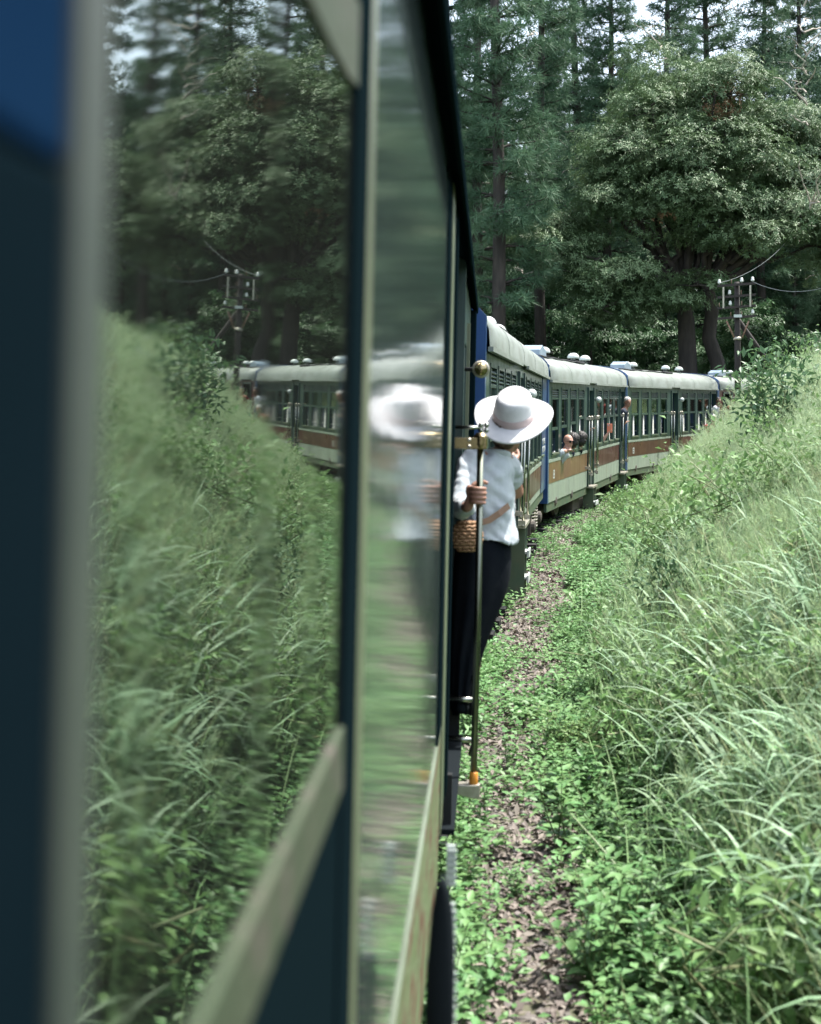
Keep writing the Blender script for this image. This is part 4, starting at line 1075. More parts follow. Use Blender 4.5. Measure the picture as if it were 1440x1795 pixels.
# ---------------------------------------------------------------- the woman in the white hat
def C(px, py, Y): return Vector(((px - 720) / F_PX * Y, Y, CAM_Z + (691 - py) / F_PX * Y))
def woman():
    YB = 7.0
    feet = C(815, 1246, 6.95)
    base = Vector((feet.x, feet.y, feet.z - 0.03))
    root = thing('person', 'woman in white hat and white shirt leaning out of the near doorway', 'person', Matrix.Translation(base))
    rail = npt(6.35, 0.112, -0.348)                  # where her left hand grips
    head = C(892, 757, 7.02); neck = C(876, 801, 7.0)
    chest = C(860, 846, 6.98); waist = C(852, 925, 6.98); pel = C(847, 985, 6.98)
    shl = C(826, 812, 6.96); shr = C(892, 818, 7.06)
    ell_ = C(808, 890, 6.80); elr = C(906, 862, 7.2); har = C(897, 812, 7.34)
    wrist = rail + Vector((-0.050, 0.035, -0.055))
    fdir = Vector((0.42, 0.88, -0.02))
    B = basis(fdir)
    b = MB()
    head_shapes(b, head, B, 0.95)
    capsule(b, head + Vector((-0.012, -0.015, -0.06)), neck, 0.047, 0.052)
    capsule(b, neck, chest, 0.06, 0.11); capsule(b, chest, waist, 0.11, 0.095); capsule(b, waist, pel, 0.095, 0.12)
    capsule(b, neck.lerp(shl, 0.4), shl, 0.055, 0.05); capsule(b, neck.lerp(shr, 0.4), shr, 0.055, 0.05)
    capsule(b, shl, ell_, 0.047, 0.037); capsule(b, ell_, wrist, 0.038, 0.024)
    capsule(b, shr, elr, 0.047, 0.037); capsule(b, elr, har, 0.038, 0.026)
    hipl, hipr = C(836, 990, 6.97), C(858, 990, 7.0)
    knl, knr = C(822, 1115, 6.95), C(836, 1110, 7.05)
    ftl, ftr = C(810, 1232, 6.93), C(822, 1222, 7.05)
    for h_, k_, f_ in ((hipl, knl, ftl), (hipr, knr, ftr)):
        capsule(b, h_, k_, 0.075, 0.05); capsule(b, k_, f_, 0.048, 0.033)
    # gripping hand: palm behind the bar, four fingers round its front, thumb over the top
    b.ell(rail + Vector((-0.040, 0.018, 0.004)), (0.022, 0.022, 0.045), 14, 10, Matrix.Rotation(R(-14), 3, 'Y'))
    capsule(b, wrist, rail + Vector((-0.042, 0.02, -0.02)), 0.024, 0.022)
    for i in range(4):
        dz = 0.034 - 0.0215 * i
        rr = (0.0098, 0.0102, 0.0098, 0.0088)[i]; ln = (0.95, 1.05, 1.0, 0.82)[i]
        pts = []
        for t in np.linspace(0, 1, 9):
            a = R(198) + t * R(172) * ln          # round the bar: left, front, right
            q = 0.0265 + 0.012 * (1 - t) ** 2
            pts.append(rail + Vector((math.cos(a) * q, math.sin(a) * q, dz - 0.004 * t)))
        b.tube([rail + Vector((-0.040, 0.012, dz * 0.95))] + pts, [rr * 1.05] * 4 + [rr] * 4 + [rr * 0.9, rr * 0.8], 10)
        b.ell(pts[-1], (rr * 0.82,) * 3, 8, 6)
    tp = [rail + Vector(v) for v in ((-0.030, 0.026, 0.040), (-0.006, 0.033, 0.056), (0.020, 0.024, 0.060), (0.034, 0.004, 0.056))]
    b.tube(tp, [0.015, 0.0125, 0.011, 0.009], 10); b.ell(tp[-1], (0.009,) * 3, 8, 6)
    simple_hand(b, har, Vector((-0.1, 0.35, 0.5)), 1)
    fuse('body', b, 0.0042, M['tan'], root, smooth_it=3, base=base)
    # far hand rests on the rail on the other side of the doorway
    # loose linen shirt with rolled sleeves
    c = MB()
    def ring(cx, cy, hw, dep, Y=6.99, n=28, ph=0.0, tilt=0.0, amp=0.004):
        o = C(cx, cy, Y); w = hw / F_PX * Y
        return [(o.x + w * math.cos(a) * (1 + 0.03 * math.sin(5 * a + ph)), o.y + dep * math.sin(a), o.z + tilt * math.cos(a) + amp * math.sin(6 * a + ph)) for a in np.linspace(0, 2 * math.pi, n + 1)[:-1]]
    c.loft([ring(872, 793, 17, 0.062), ring(866, 800, 30, 0.085), ring(860, 812, 40, 0.105), ring(858, 832, 44, 0.12), ring(858, 858, 45, 0.125), ring(859, 885, 44, 0.125, ph=1), ring(858, 910, 45, 0.13, ph=2),
            ring(858, 930, 46, 0.14, ph=3, tilt=-0.01), ring(860, 944, 47, 0.15, ph=3.5, tilt=-0.025, amp=0.010)])
    capsule(c, C(838, 806, 6.97), shl, 0.062, 0.066); capsule(c, shl, ell_, 0.066, 0.060); capsule(c, ell_, ell_.lerp(wrist, 0.72), 0.058, 0.044)
    capsule(c, C(880, 812, 7.03), shr, 0.062, 0.064); capsule(c, shr, shr.lerp(elr, 0.5), 0.064, 0.060)
    c.ell(C(873, 797, 6.97), (0.066, 0.060, 0.022), 16, 8, Matrix.Rotation(R(24), 3, 'Y'))
    capsule(c, C(895, 930, 7.0), C(902, 948, 7.0), 0.034, 0.020)
    fuse('shirt', c, 0.0065, M['linen'], root, smooth_it=4, wrinkle=0.0062, wfreq=30, base=base)
    nk = C(874, 797, 6.985)
    rr = []
    for r_, z_ in ((0.058, -0.012), (0.066, 0.004), (0.060, 0.020), (0.056, 0.020), (0.061, 0.004), (0.053, -0.012)):
        rr.append([tuple(nk + Vector((r_ * math.cos(a) * 1.02, r_ * math.sin(a), z_ + 0.012 * math.sin(a + 2.6) - 0.22 * r_ * math.cos(a))) - base) for a in np.linspace(0, 2 * math.pi, 25)[:-1]])
    MB().loft(rr, caps=False).build('collar', M['linen'], root, True)
    # long black skirt, hanging towards the step
    rows = [(850, 932, 44, .13), (848, 950, 48, .145), (847, 980, 50, .155), (845, 1010, 50, .16), (841, 1040, 47, .165), (833, 1075, 41, .165), (825, 1110, 34, .16), (818, 1145, 29, .16), (814, 1180, 25, .155), (811, 1212, 21, .15), (810, 1244, 19, .14)]
    k = MB()
    rings = []
    for i, (cx, cy, hw, dp) in enumerate(rows):
        o = C(cx, cy, 7.0); w = hw / F_PX * 7.0; t = i / (len(rows) - 1)
        rings.append([(o.x + w * math.cos(a) * (1 + 0.05 * t * math.sin(9 * a)), o.y + dp * math.sin(a) * (1 + 0.08 * t * math.sin(9 * a + 1)), o.z + 0.01 * t * math.sin(3 * a)) for a in np.linspace(0, 2 * math.pi, 61)[:-1]])
    k.loft([[tuple(Vector(p) - base) for p in r] for r in rings])
    k.build('skirt', M['blackcloth'], root, True)
    for f_ in (ftl, ftr):
        sh = MB(); capsule(sh, f_ + Vector((0, -0.05, -0.012)), f_ + Vector((0.02, 0.12, -0.02)), 0.036, 0.030)
        fuse('shoe', sh, 0.008, M['black'], root, base=base)
    h = MB()
    h.ell(head + B @ Vector((0, -0.030, 0.02)), (0.078, 0.085, 0.088), 18, 12, B); h.ell(head + B @ Vector((0, -0.055, -0.035)), (0.066, 0.050, 0.060), 16, 10, B)
    fuse('hair', h, 0.008, M['brownhair'], root, wrinkle=0.004, wfreq=110, base=base)
    # felt hat: crown with a crease, ribbon, brim turned down at the back
    tilt = R(33)
    up = Vector((-0.03, -math.sin(tilt), math.cos(tilt))).normalized()
    HB = basis(Vector((0.34, 0.9, 0.5)).normalized(), up)
    HB = Matrix((HB.col[0], up.cross(HB.col[0]), up)).transposed()
    hc = C(901, 731, 7.0)
    H = lambda x, y, z: tuple(hc + HB @ Vector((x, y, z)) - base)
    n = 48; A = np.linspace(0, 2 * math.pi, n + 1)[:-1]
    def hring(rx, ry, z, dent=0.0): return [H(rx * math.cos(a), ry * math.sin(a), z - dent * abs(math.cos(a)) * (0.4 + 0.6 * (math.sin(a) > 0))) for a in A]
    cr = MB()
    cr.loft([hring(.104, .118, -0.004), hring(.102, .116, .02), hring(.099, .113, .06), hring(.094, .108, .095), hring(.085, .100, .120), hring(.070, .086, .134), hring(.050, .065, .133, -.004), hring(.025, .038, .122, -.002), hring(.004, .006, .116)])
    hat = cr.build('hat', M['felt'], root, True)
    bd = MB(); bd.loft([hring(.1065, .1205, .000), hring(.1068, .1208, .006), hring(.1045, .1185, .040), hring(.1020, .116, .042)])
    bd.build('hat_band', M['pinkband'], hat, True)
    br = MB()
    def brim(r, z0, th):
        out = []
        for a in A:
            rx = .100 + r * .100; ry = .114 + r * .098
            side = abs(math.cos(a)) ** 2
            out.append(H(rx * math.cos(a), ry * math.sin(a), z0 + r * r * (0.030 * side - 0.022 * (math.sin(a) < 0) * abs(math.sin(a)) - 0.012 * (math.sin(a) > 0) * abs(math.sin(a))) + th))
        return out
    up_ = [brim(r, 0.0, 0.0035) for r in (0, .25, .5, .75, .93, 1.0)]; dn = [brim(r, 0.0, -0.0035) for r in (0.995, .93, .75, .5, .25, 0)]
    br.loft(up_ + dn, caps=False); br.f += [tuple(range(11 * n + k2, 11 * n + k2 + 1)) for k2 in ()]
    br.build('hat_brim', M['felt'], hat, True)
woman()
def bag():
    root = thing('wicker_bag', 'small round woven wicker bag hanging at the waist of the woman in the hat', 'bag', Matrix.Translation(C(819, 940, 6.72)))
    b = MB(); b.ell((0, 0, 0), (0.066, 0.043, 0.072), 20, 14); b.build('body', M['wicker'], root, True)
    w = MB()
    for i in range(-4, 5):
        z = i * 0.0165; r = math.sqrt(max(0.05, 1 - (z / 0.082) ** 2))
        pts = [(0.073 * r * math.cos(a) * (1 + 0.045 * math.sin(12 * a + (i % 2) * math.pi)), 0.048 * r * math.sin(a) * (1 + 0.06 * math.sin(12 * a + (i % 2) * math.pi)), z + 0.002 * math.sin(12 * a)) for a in np.linspace(0, 2 * math.pi, 73)]
        w.tube(pts, 0.0085, 6, caps=False)
    tag(w.build('weave', M['wicker'], root, True), kind='stuff')
    s = MB(); o = C(819, 940, 6.72)
    P = [C(824, 921, 6.71) - o, C(840, 917, 6.80) - o, C(858, 912, 6.815) - o, C(876, 900, 6.83) - o, C(893, 886, 6.87) - o]
    V = []
    for i, p in enumerate(P):
        for dz in (-0.014, 0.014): V.append(p + Vector((-dz * 0.5, 0, dz))); 
        for dz in (0.014, -0.014): V.append(p + Vector((-dz * 0.5, 0.006, dz)))
    Fc = []
    for i in range(len(P) - 1):
        a = 4 * i; Fc += [(a + q, a + (q + 1) % 4, a + 4 + (q + 1) % 4, a + 4 + q) for q in range(4)]
    s.add(V, Fc); s.build('strap', M['leather'], root)
bag()
# ------------------------------------------------------------------ trees
def rand_dirs(n, rng):
    v = rng.normal(size=(n, 3)); return unit(v)

def pine_mesh(seed, H, z0, spread, dens=1.0, nl=0.44):
    """trunk mesh and crown mesh of a long-needled pine"""
    rng = np.random.default_rng(seed)
    tp = [(0.12 * math.sin(z * 0.35 + seed), 0.12 * math.cos(z * 0.3 + seed * 2), z) for z in np.linspace(-0.4, H, 14)]
    rad = [0.27 * (1 - 0.86 * i / 13) + 0.02 for i in range(14)]
    Vt, Ft = tube_tris(tp, rad, 9)
    at = lambda z: np.array([np.interp(z, [p[2] for p in tp], [p[0] for p in tp]), np.interp(z, [p[2] for p in tp], [p[1] for p in tp]), z])
    br, tufts = [], []
    z = z0
    while z < H - 0.3:
        u = (z - z0) / (H - z0)
        nb = rng.integers(4, 7)
        for _ in range(nb):
            az = rng.uniform(0, 2 * math.pi)
            ln = spread * (0.30 + 0.70 * (1 - u) ** 0.75) * rng.uniform(0.6, 1.15) * (0.75 + 0.25 * min(1, u * 4))
            el = R(rng.uniform(2, 32)) + u * R(22)
            h = np.array([math.cos(az), math.sin(az), 0.0])
            P = [at(z)]
            for k in range(6):
                t = (k + 1) / 6
                e = el * (1 - 0.9 * t) - R(10) * math.sin(t * 3.1) + R(22) * t * t * t
                P.append(P[-1] + (h * math.cos(e) + np.array([0, 0, math.sin(e)])) * ln / 6 + rng.normal(0, 0.025, 3))
            br.append((P, 0.045 * (1 - u * 0.6) + 0.012))
            P = np.array(P)
            s = np.array([-h[1], h[0], 0])
            m = max(4, int(ln / 0.28 * dens))
            for t in np.linspace(0.30, 1.0, m):
                q = np.array([np.interp(t * 6, range(7), P[:, j]) for j in range(3)])
                d = unit(h * 0.8 + rng.normal(0, 0.35, 3) + np.array([0, 0, 0.55]))
                tufts.append((q, d))
                for sg in (-1, 1, -1, 1):
                    if rng.random() < 0.75:
                        off = rng.uniform(0.12, 0.55) * (1.15 - t * 0.6)
                        q2 = q + s * sg * off + h * off * 0.45 + np.array([0, 0, rng.uniform(-0.14, 0.16)])
                        tufts.append((q2, unit(s * sg * 0.5 + h * 0.5 + rng.normal(0, 0.3, 3) + np.array([0, 0, 0.55]))))
        z += rng.uniform(0.36, 0.62) * (1.0 + 0.25 * (1 - u)) / dens
    tufts.append((at(H), np.array([0, 0, 1.0])))
    parts = [(Vt, Ft, 0)]
    for P, r in br:
        v, f = tube_tris(P, [r * (1 - 0.8 * i / 6) for i in range(7)], 4); parts.append((v, f, 0))
    V, F, I = cat_tris(parts)
    trunk = np_mesh('pine_trunk', V, F, [M['bark']], I, True)
    T = np.array([t[0] for t in tufts]); D = np.array([t[1] for t in tufts])
    k = 17
    Pn = np.repeat(T, k, 0); Dn = unit(np.repeat(D, k, 0) * 0.55 + rand_dirs(len(T) * k, rng) * 0.75)
    L = rng.uniform(0.7, 1.1, len(Pn)) * nl
    S = unit(np.cross(Dn, rand_dirs(len(Pn), rng))) * 0.0135
    tip = Pn + Dn * L[:, None] - np.array([0, 0, 1.0]) * (L * 0.22)[:, None]
    V = np.stack([Pn + S, Pn - S, tip], 1).reshape(-1, 3)
    F = np.arange(len(V)).reshape(-1, 3)
    crown = np_mesh('pine_needles', V, F, [M['pine']])
    return trunk, crown

def rosette_crown(centers, normals, rng, m_, nleaf=7, L=0.24, W=0.06, russet=None):
    n = len(centers)
    C_ = np.repeat(centers, nleaf, 0); N_ = np.repeat(normals, nleaf, 0)
    a = rng.uniform(0, 2 * math.pi, (n, 1)) + np.arange(nleaf)[None] * 2.4; a = a.ravel()
    ref = unit(np.cross(N_, np.array([0.3, 0.2, 1.0]) + rng.normal(0, .1, 3))); s2 = np.cross(N_, ref)
    rad = ref * np.cos(a)[:, None] + s2 * np.sin(a)[:, None]
    D = unit(rad + N_ * rng.uniform(0.0, 0.8, (len(a), 1)) - np.array([0, 0, 0.25]))
    nn = unit(N_ + rand_dirs(len(a), rng) * 0.5 + np.array([0, 0, 0.7]))
    ll = L * rng.uniform(0.65, 1.15, len(a)); ww = W * rng.uniform(0.8, 1.2, len(a))
    return leaf_tris(C_ + D * 0.02, D, nn, ll, ww, droop=0.22, fold=0.1)

def lobed_points(lobes, per_m2, rng, keep_low=0.12):
    """points on the shells of the crown's lobes, broken into twig clusters"""
    P, N = [], []
    for (c, r) in lobes:
        c, r = np.array(c), np.array(r)
        area = 4 * math.pi * ((r[0] * r[1]) ** 1.6 + (r[0] * r[2]) ** 1.6 + (r[1] * r[2]) ** 1.6) ** (1 / 1.6) / 3 ** (1 / 1.6)
        n = int(area * per_m2)
        # cluster centres first, then rosettes round them: ragged outline with gaps
        nc = max(6, n // 16)
        dc = rand_dirs(nc, rng); dc = dc[(dc[:, 2] > -0.12) | (rng.random(nc) < keep_low)]
        rr = rng.uniform(0.72, 1.10, len(dc))
        cc = c + dc * r * rr[:, None]
        k = 16
        pc = np.repeat(cc, k, 0) + rng.normal(0, 1, (len(cc) * k, 3)) * np.array([0.27, 0.27, 0.12])
        nd = unit((pc - c) / r + np.array([0, 0, 0.8]) + rng.normal(0, 0.3, pc.shape))
        P.append(pc); N.append(nd)
    return np.concatenate(P), np.concatenate(N)

def limb(a, b, r0, r1, rng, sag=0.4, n=7):
    a, b = np.array(a, float), np.array(b, float)
    pts = []
    for i in range(n + 1):
        t = i / n
        p = a + (b - a) * t
        p = p + np.array([rng.normal(0, 0.10), rng.normal(0, 0.10), math.sin(math.pi * t) * sag * rng.uniform(-0.3, 0.6)]) * (0 < i < n)
        pts.append(p)
    return tube_tris(pts, [r0 + (r1 - r0) * i / n for i in range(n + 1)], 7)

def big_tree():
    rng = np.random.default_rng(5)
    Y = 50.0; s = Y / F_PX
    X0 = (1212 - 720) * s; zb = float(height(np.array([X0]), np.array([Y]))[0])
    root = thing('broadleaf_tree', 'large spreading broadleaf tree with pale glinting leaves behind the train, right of centre', 'tree', Matrix.Translation((X0, Y, zb)))
    def loc(px, py, dy=0.0): return np.array([(px - 720) * (Y + dy) / F_PX - X0, dy, CAM_Z + (691 - py) * (Y + dy) / F_PX - zb])
    spec = [(1215, 165, 105, 60, 1.0), (1290, 185, 90, 62, -0.5), (1135, 225, 85, 60, -0.6), (1380, 230, 95, 65, 0.5), (1075, 300, 75, 55, -0.5), (1190, 270, 95, 62, -1.4), (1290, 285, 95, 65, -1.2),
            (1420, 300, 85, 70, -0.6), (1110, 375, 85, 52, -1.6), (1235, 375, 95, 55, -2.0), (1345, 360, 95, 55, -1.9), (1010, 395, 68, 48, -1.2), (985, 445, 62, 46, -1.8), (1045, 490, 75, 42, -2.6), (1120, 300, 70, 55, -1.8), (1150, 500, 85, 42, -2.6),
            (1090, 540, 70, 30, -2.2), (1330, 425, 85, 45, -2.2), (1440, 400, 90, 60, -1.5), (1530, 330, 95, 85, 0.0), (1520, 450, 90, 60, -0.8), (1160, 180, 70, 60, 2.5), (1330, 260, 120, 90, 2.8), (1200, 330, 130, 90, 2.6), (1400, 380, 110, 80, 2.5)]
    lobes = []
    for (px, py, rx, rz, dy) in spec:
        c = loc(px, py, dy); rx_, rz_ = rx * s, rz * s
        for q in range(5):              # each limb ends in several cushions of leaves
            o = rng.normal(0, 1, 3) * np.array([0.48 * rx_, 0.45 * rx_, 0.42 * rz_])
            lobes.append((c + o, (rx_ * rng.uniform(0.55, 0.85), rx_ * rng.uniform(0.50, 0.75), rz_ * rng.uniform(0.45, 0.68))))
    P, N = lobed_points(lobes, 40, rng)
    V, F = rosette_crown(P, N, rng, None, 7, 0.155, 0.043)
    midx = np.zeros(len(F), int)
    rc = [(loc(1268, 178, -1.6), 0.75), (loc(1165, 395, -2.8), 0.5)]
    cen = V[F].mean(1)
    for c, r in rc: midx[(np.linalg.norm(cen - c, axis=1) < r) & (rng.random(len(F)) < 0.75)] = 1
    link('crown', np_mesh('crown', V, F, [M['mango'], M['russet']], midx), root)
    parts = []
    fork = loc(1200, 520)
    parts.append(limb((0, 0, -0.5), fork, 0.42, 0.30, rng, 0.0))
    parts.append(limb((1.25, 0.4, -0.4), loc(1240, 500), 0.34, 0.24, rng, 0.0))
    for c, r in lobes[:100:3]:
        st = fork if c[0] < 1.2 else loc(1240, 500)
        mid = st + (c - st) * 0.55 + np.array([0, 0, 0.2])
        parts.append(limb(st, mid, 0.15, 0.09, rng, 0.5)); parts.append(limb(mid, c, 0.09, 0.035, rng, 0.4))
        for _ in range(4):
            q = c + rand_dirs(1, rng)[0] * np.array(r) * 0.8
            parts.append(limb(c, q, 0.035, 0.012, rng, 0.2, 4))
    V, F, I = cat_tris([(v, f, 0) for v, f in parts])
    link('trunk', np_mesh('trunk', V, F, [M['bark']], I, True), root)

def gum_mesh(seed, H, r0, crown_z, nclump, lean=0.0):
    rng = np.random.default_rng(seed)
    tp = [(lean * (z / H) ** 1.3 * H * 0.1 + 0.10 * math.sin(z * 0.5 + seed), 0.08 * math.cos(z * 0.4 + seed), z) for z in np.linspace(-0.4, H, 12)]
    parts = [(*tube_tris(tp, [r0 * (1 - 0.8 * i / 11) + 0.012 for i in range(12)], 8), 0)]
    cl = []
    for i in range(nclump):
        z = rng.uniform(crown_z, H); az = rng.uniform(0, 6.28); ln = rng.uniform(0.6, 2.6) * (1.1 - 0.6 * (z - crown_z) / (H - crown_z))
        k = np.interp(z, [p[2] for p in tp], [p[0] for p in tp]); a = np.array([k, 0, z])
        b = a + np.array([math.cos(az) * ln, math.sin(az) * ln, ln * rng.uniform(0.25, 0.9)])
        parts.append((*limb(a, b, 0.04, 0.012, rng, 0.3, 5), 0)); cl.append(b)
        cl.append(a + (b - a) * 0.6 + rng.normal(0, 0.2, 3))
    V, F, I = cat_tris(parts)
    trunk = np_mesh('gum_trunk', V, F, [M['palebark']], I, True)
    cl = np.array(cl); k = 42
    P = np.repeat(cl, k, 0) + rng.normal(0, 1, (len(cl) * k, 3)) * np.array([0.42, 0.42, 0.30])
    D = unit(rand_dirs(len(P), rng) + np.array([0, 0, -0.6])); N = rand_dirs(len(P), rng)
    V, F = leaf_tris(P, D, N, rng.uniform(0.14, 0.24, len(P)), 0.045, 0.1)
    crown = np_mesh('gum_leaves', V, F, [M['gum']])
    return trunk, crown

def plant_tree(name, label, trunk, crown, X, Y, sc=1.0, rz=0.0, group=None, sink=0.0):
    z = float(height(np.array([X]), np.array([Y]))[0]) - sink
    r = thing(name, label, 'tree', Matrix.Translation((X, Y, z)) @ Matrix.Rotation(rz, 4, 'Z') @ Matrix.Scale(sc, 4), group)
    link('trunk', trunk, r); link('crown', crown, r)
    return r

def px_x(px, Y): return (px - 720) / F_PX * Y
big_tree()
PINES = [pine_mesh(1, 25.0, 5.0, 2.4, 1.0), pine_mesh(2, 22.0, 6.5, 2.1, 0.95), pine_mesh(3, 27.0, 8.0, 2.2, 0.9)]
GUMS = [gum_mesh(11, 20.0, 0.17, 7.0, 34), gum_mesh(12, 23.0, 0.15, 9.5, 30, 0.4), gum_mesh(13, 17.0, 0.12, 6.0, 26, -0.4)]
G1 = 'pines of the forest behind the train'
for (px, Y, k, sc, lab) in (
    (872, 46, 0, 1.0, 'tall pine with thick dark trunk rising just right of the near carriage roof'),
    (838, 52, 1, 1.0, 'slim pine at the edge of the near carriage roof, left of the thick trunked pine'),
    (948, 56, 2, 0.95, 'pine right of the thick trunked pine, above the first pale roof'),
    (1012, 64, 1, 1.15, 'pine with upswept branches left of the broadleaf crown, seen against the sky'),
    (1068, 60, 0, 0.93, 'tall pine standing behind the left side of the broadleaf crown'),
    (1168, 66, 2, 1.0, 'tall dense pine whose top rises behind the middle of the broadleaf crown'),
    (1235, 70, 0, 1.12, 'dense dark pine whose top rises above the highest part of the broadleaf crown'),
    (1395, 68, 1, 1.1, 'pine behind the right side of the broadleaf crown below the pale gum trunks'),
    (1335, 66, 2, 0.92, 'tall pine filling the sky between the dense dark pine and the pale gum trunks'),
    (1480, 60, 2, 1.0, 'pine beyond the right edge, seen only in the window reflection'),
    (1580, 55, 0, 1.0, 'pine at the left of the window reflection'),
    (780, 58, 2, 1.0, 'pine hidden mostly by the near carriage roof')):
    plant_tree('pine_tree', lab, *PINES[k], px_x(px, Y), Y, sc, px * 0.37, G1)
G2 = 'pale barked gum trees among the pines'
for (px, Y, k, sc, lab) in (
    (1158, 57, 0, 0.85, 'pale gum trunk with peeling bark standing behind the train under the broadleaf crown'),
    (908, 60, 2, 1.0, 'leaning pale trunk low between the dark pines right of the near roof'),
    (1010, 66, 1, 0.9, 'thin pale trunk behind the roof ventilators of the second carriage'),
    (1300, 76, 1, 1.15, 'gum with crooked dark branches against the sky, top right'),
    (1415, 62, 0, 1.05, 'tall gum with grey white trunk at the right edge, above the pole'),
    (1372, 74, 2, 1.35, 'gum with bright loose foliage in the top right corner'),
    (1425, 44, 1, 0.8, 'thin pale gum trunk near the right edge behind the bank')):
    plant_tree('gum_tree', lab, *GUMS[k], px_x(px, Y), Y, sc, px * 0.21, G2)

# the wood behind: too dense and far to count
def far_wood():
    rng = np.random.default_rng(21)
    protos = []
    for k in range(3):
        a, c = PINES[k]
        na, nc = len(a.vertices), len(c.vertices)
        va = np.empty(na * 3); a.vertices.foreach_get('co', va); vc = np.empty(nc * 3); c.vertices.foreach_get('co', vc)
        fa = np.empty(len(a.loops), np.int32); a.loops.foreach_get('vertex_index', fa); fc = np.empty(len(c.loops), np.int32); c.loops.foreach_get('vertex_index', fc)
        V, F, I = cat_tris([(va.reshape(-1, 3), fa.reshape(-1, 3), 0), (vc.reshape(-1, 3), fc.reshape(-1, 3), 1)])
        protos.append(np_mesh('wood_pine', V, F, [M['bark'], M['pine']], I))
    # leafy understorey trees
    for k in range(2):
        r = np.random.default_rng(40 + k)
        lobes = [((r.uniform(-1.6, 1.6), r.uniform(-1.6, 1.6), r.uniform(2.2, 7.5)), (r.uniform(1.1, 1.9), r.uniform(1.1, 1.9), r.uniform(0.8, 1.5))) for _ in range(9)]
        P, N = lobed_points(lobes, 12, r)
        V, F = rosette_crown(P, N, r, None, 5, 0.30, 0.10)
        t = limb((0, 0, -0.3), (0, 0, 6.5), 0.16, 0.05, r, 0.1)
        V, F, I = cat_tris([(t[0], t[1], 0), (V, F, 1)])
        protos.append(np_mesh('wood_tree', V, F, [M['bark'], M['shrub']], I))
    P, idx, sc = [], [], []
    def put(px, Y, i, s):
        X = px_x(px, Y); d = float(track_d(np.array([X]), np.array([Y]))[0])
        if -3.5 < d < 2.5 or (0 < d < 9 and X < 14): return
        P.append((X, Y, float(height(np.array([X]), np.array([Y]))[0]))); idx.append(i); sc.append(s)
    for _ in range(190):
        Y = rng.uniform(66, 125); px = rng.uniform(560, 2050)
        put(px, Y, int(rng.integers(0, 3)), rng.uniform(0.52, 0.84))
    for _ in range(190):
        Y = rng.uniform(54, 110); px = rng.uniform(600, 2000)
        put(px, Y, int(rng.integers(3, 5)), rng.uniform(0.52, 0.84))
    for _ in range(150):     # and on along the left of the line
        put(rng.uniform(-700, 620), rng.uniform(48, 120), int(rng.integers(0, 5)), rng.uniform(0.6, 0.95))
    for _ in range(26):      # to the right of the bank, seen in the window reflection
        X = rng.uniform(17, 45); Y = rng.uniform(18, 58)
        d = float(track_d(np.array([X]), np.array([Y]))[0])
        if d < 7: continue
        P.append((X, Y, float(height(np.array([X]), np.array([Y]))[0]))); idx.append(int(rng.integers(0, 5))); sc.append(rng.uniform(0.6, 0.9))
    n = len(P)
    scatter('far_wood', protos, np.array(P), rng.uniform(0, 6.28, n), sc, idx, 'dense dark wood of pines and leafy trees filling the background behind the train', 'wood')
far_wood()
# ------------------------------------------------------------------ plants on the bank and the path
def grass_proto(seed, n=26, h=(0.45, 0.95), w=0.006, heads=9, spread=0.16):
    rng = np.random.default_rng(seed)
    P = np.zeros((n, 3)); P[:, :2] = rng.normal(0, spread, (n, 2)); 
    V, F, _ = blade_tris(P, rng.uniform(0, 6.28, n), rng.uniform(h[0], h[1], n), rng.uniform(0.7, 1.4, n) * w, rng.uniform(0.02, 0.3, n), rng.uniform(0.4, 1.7, n), 5)
    parts = [(V, F, 0)]
    if heads:
        P = np.zeros((heads, 3)); P[:, :2] = rng.normal(0, spread, (heads, 2))
        L = rng.uniform(h[1] * 0.95, h[1] * 1.35, heads)
        V, F, pts = blade_tris(P, rng.uniform(0, 6.28, heads), L, 0.0035, rng.uniform(0.0, 0.2, heads), rng.uniform(0.2, 0.8, heads), 5)
        parts.append((V, F, 1))
        tip, pre = pts[-1], pts[-2]
        m = 20
        t = rng.uniform(0, 1, (heads, m, 1))
        c = pre[:, None] * (1 - t) + tip[:, None] * t
        d = rand_dirs(heads * m, rng).reshape(heads, m, 3) * 0.8 + unit(tip - pre)[:, None]
        c = c.reshape(-1, 3); d = unit(d.reshape(-1, 3))
        V, F = leaf_tris(c, d, rand_dirs(len(c), rng), rng.uniform(0.035, 0.085, len(c)), 0.0045, 0.1)
        parts.append((V, F, 1))
    V, F, I = cat_tris(parts)
    return np_mesh('grass_tuft', V, F, [M['straw'] if seed == 5 else M['grass'], M['straw'] if seed % 7 == 1 else M['seed']], I)

def wide_proto(seed, n=11, L=(0.40, 0.88), W=0.027):
    rng = np.random.default_rng(seed)
    P = np.zeros((n, 3)); P[:, :2] = rng.normal(0, 0.07, (n, 2)); P[:, 2] = rng.uniform(0, 0.22, n)
    V, F, _ = blade_tris(P, rng.uniform(0, 6.28, n), rng.uniform(*L, n), rng.uniform(0.7, 1.3, n) * W, rng.uniform(0.1, 0.7, n), rng.uniform(1.0, 2.9, n), 8)
    parts = [(V, F, 0)]
    k = 3; P = np.zeros((k, 3)); P[:, :2] = rng.normal(0, 0.05, (k, 2))
    V, F, _ = blade_tris(P, rng.uniform(0, 6.28, k), rng.uniform(0.7, 1.15, k), 0.007, rng.uniform(0.1, 0.5, k), rng.uniform(0.4, 0.9, k), 6)
    parts.append((V, F, 1))
    V, F, I = cat_tris(parts)
    return np_mesh('wide_grass_tuft', V, F, [M['blade'], M['stem']], I, True)

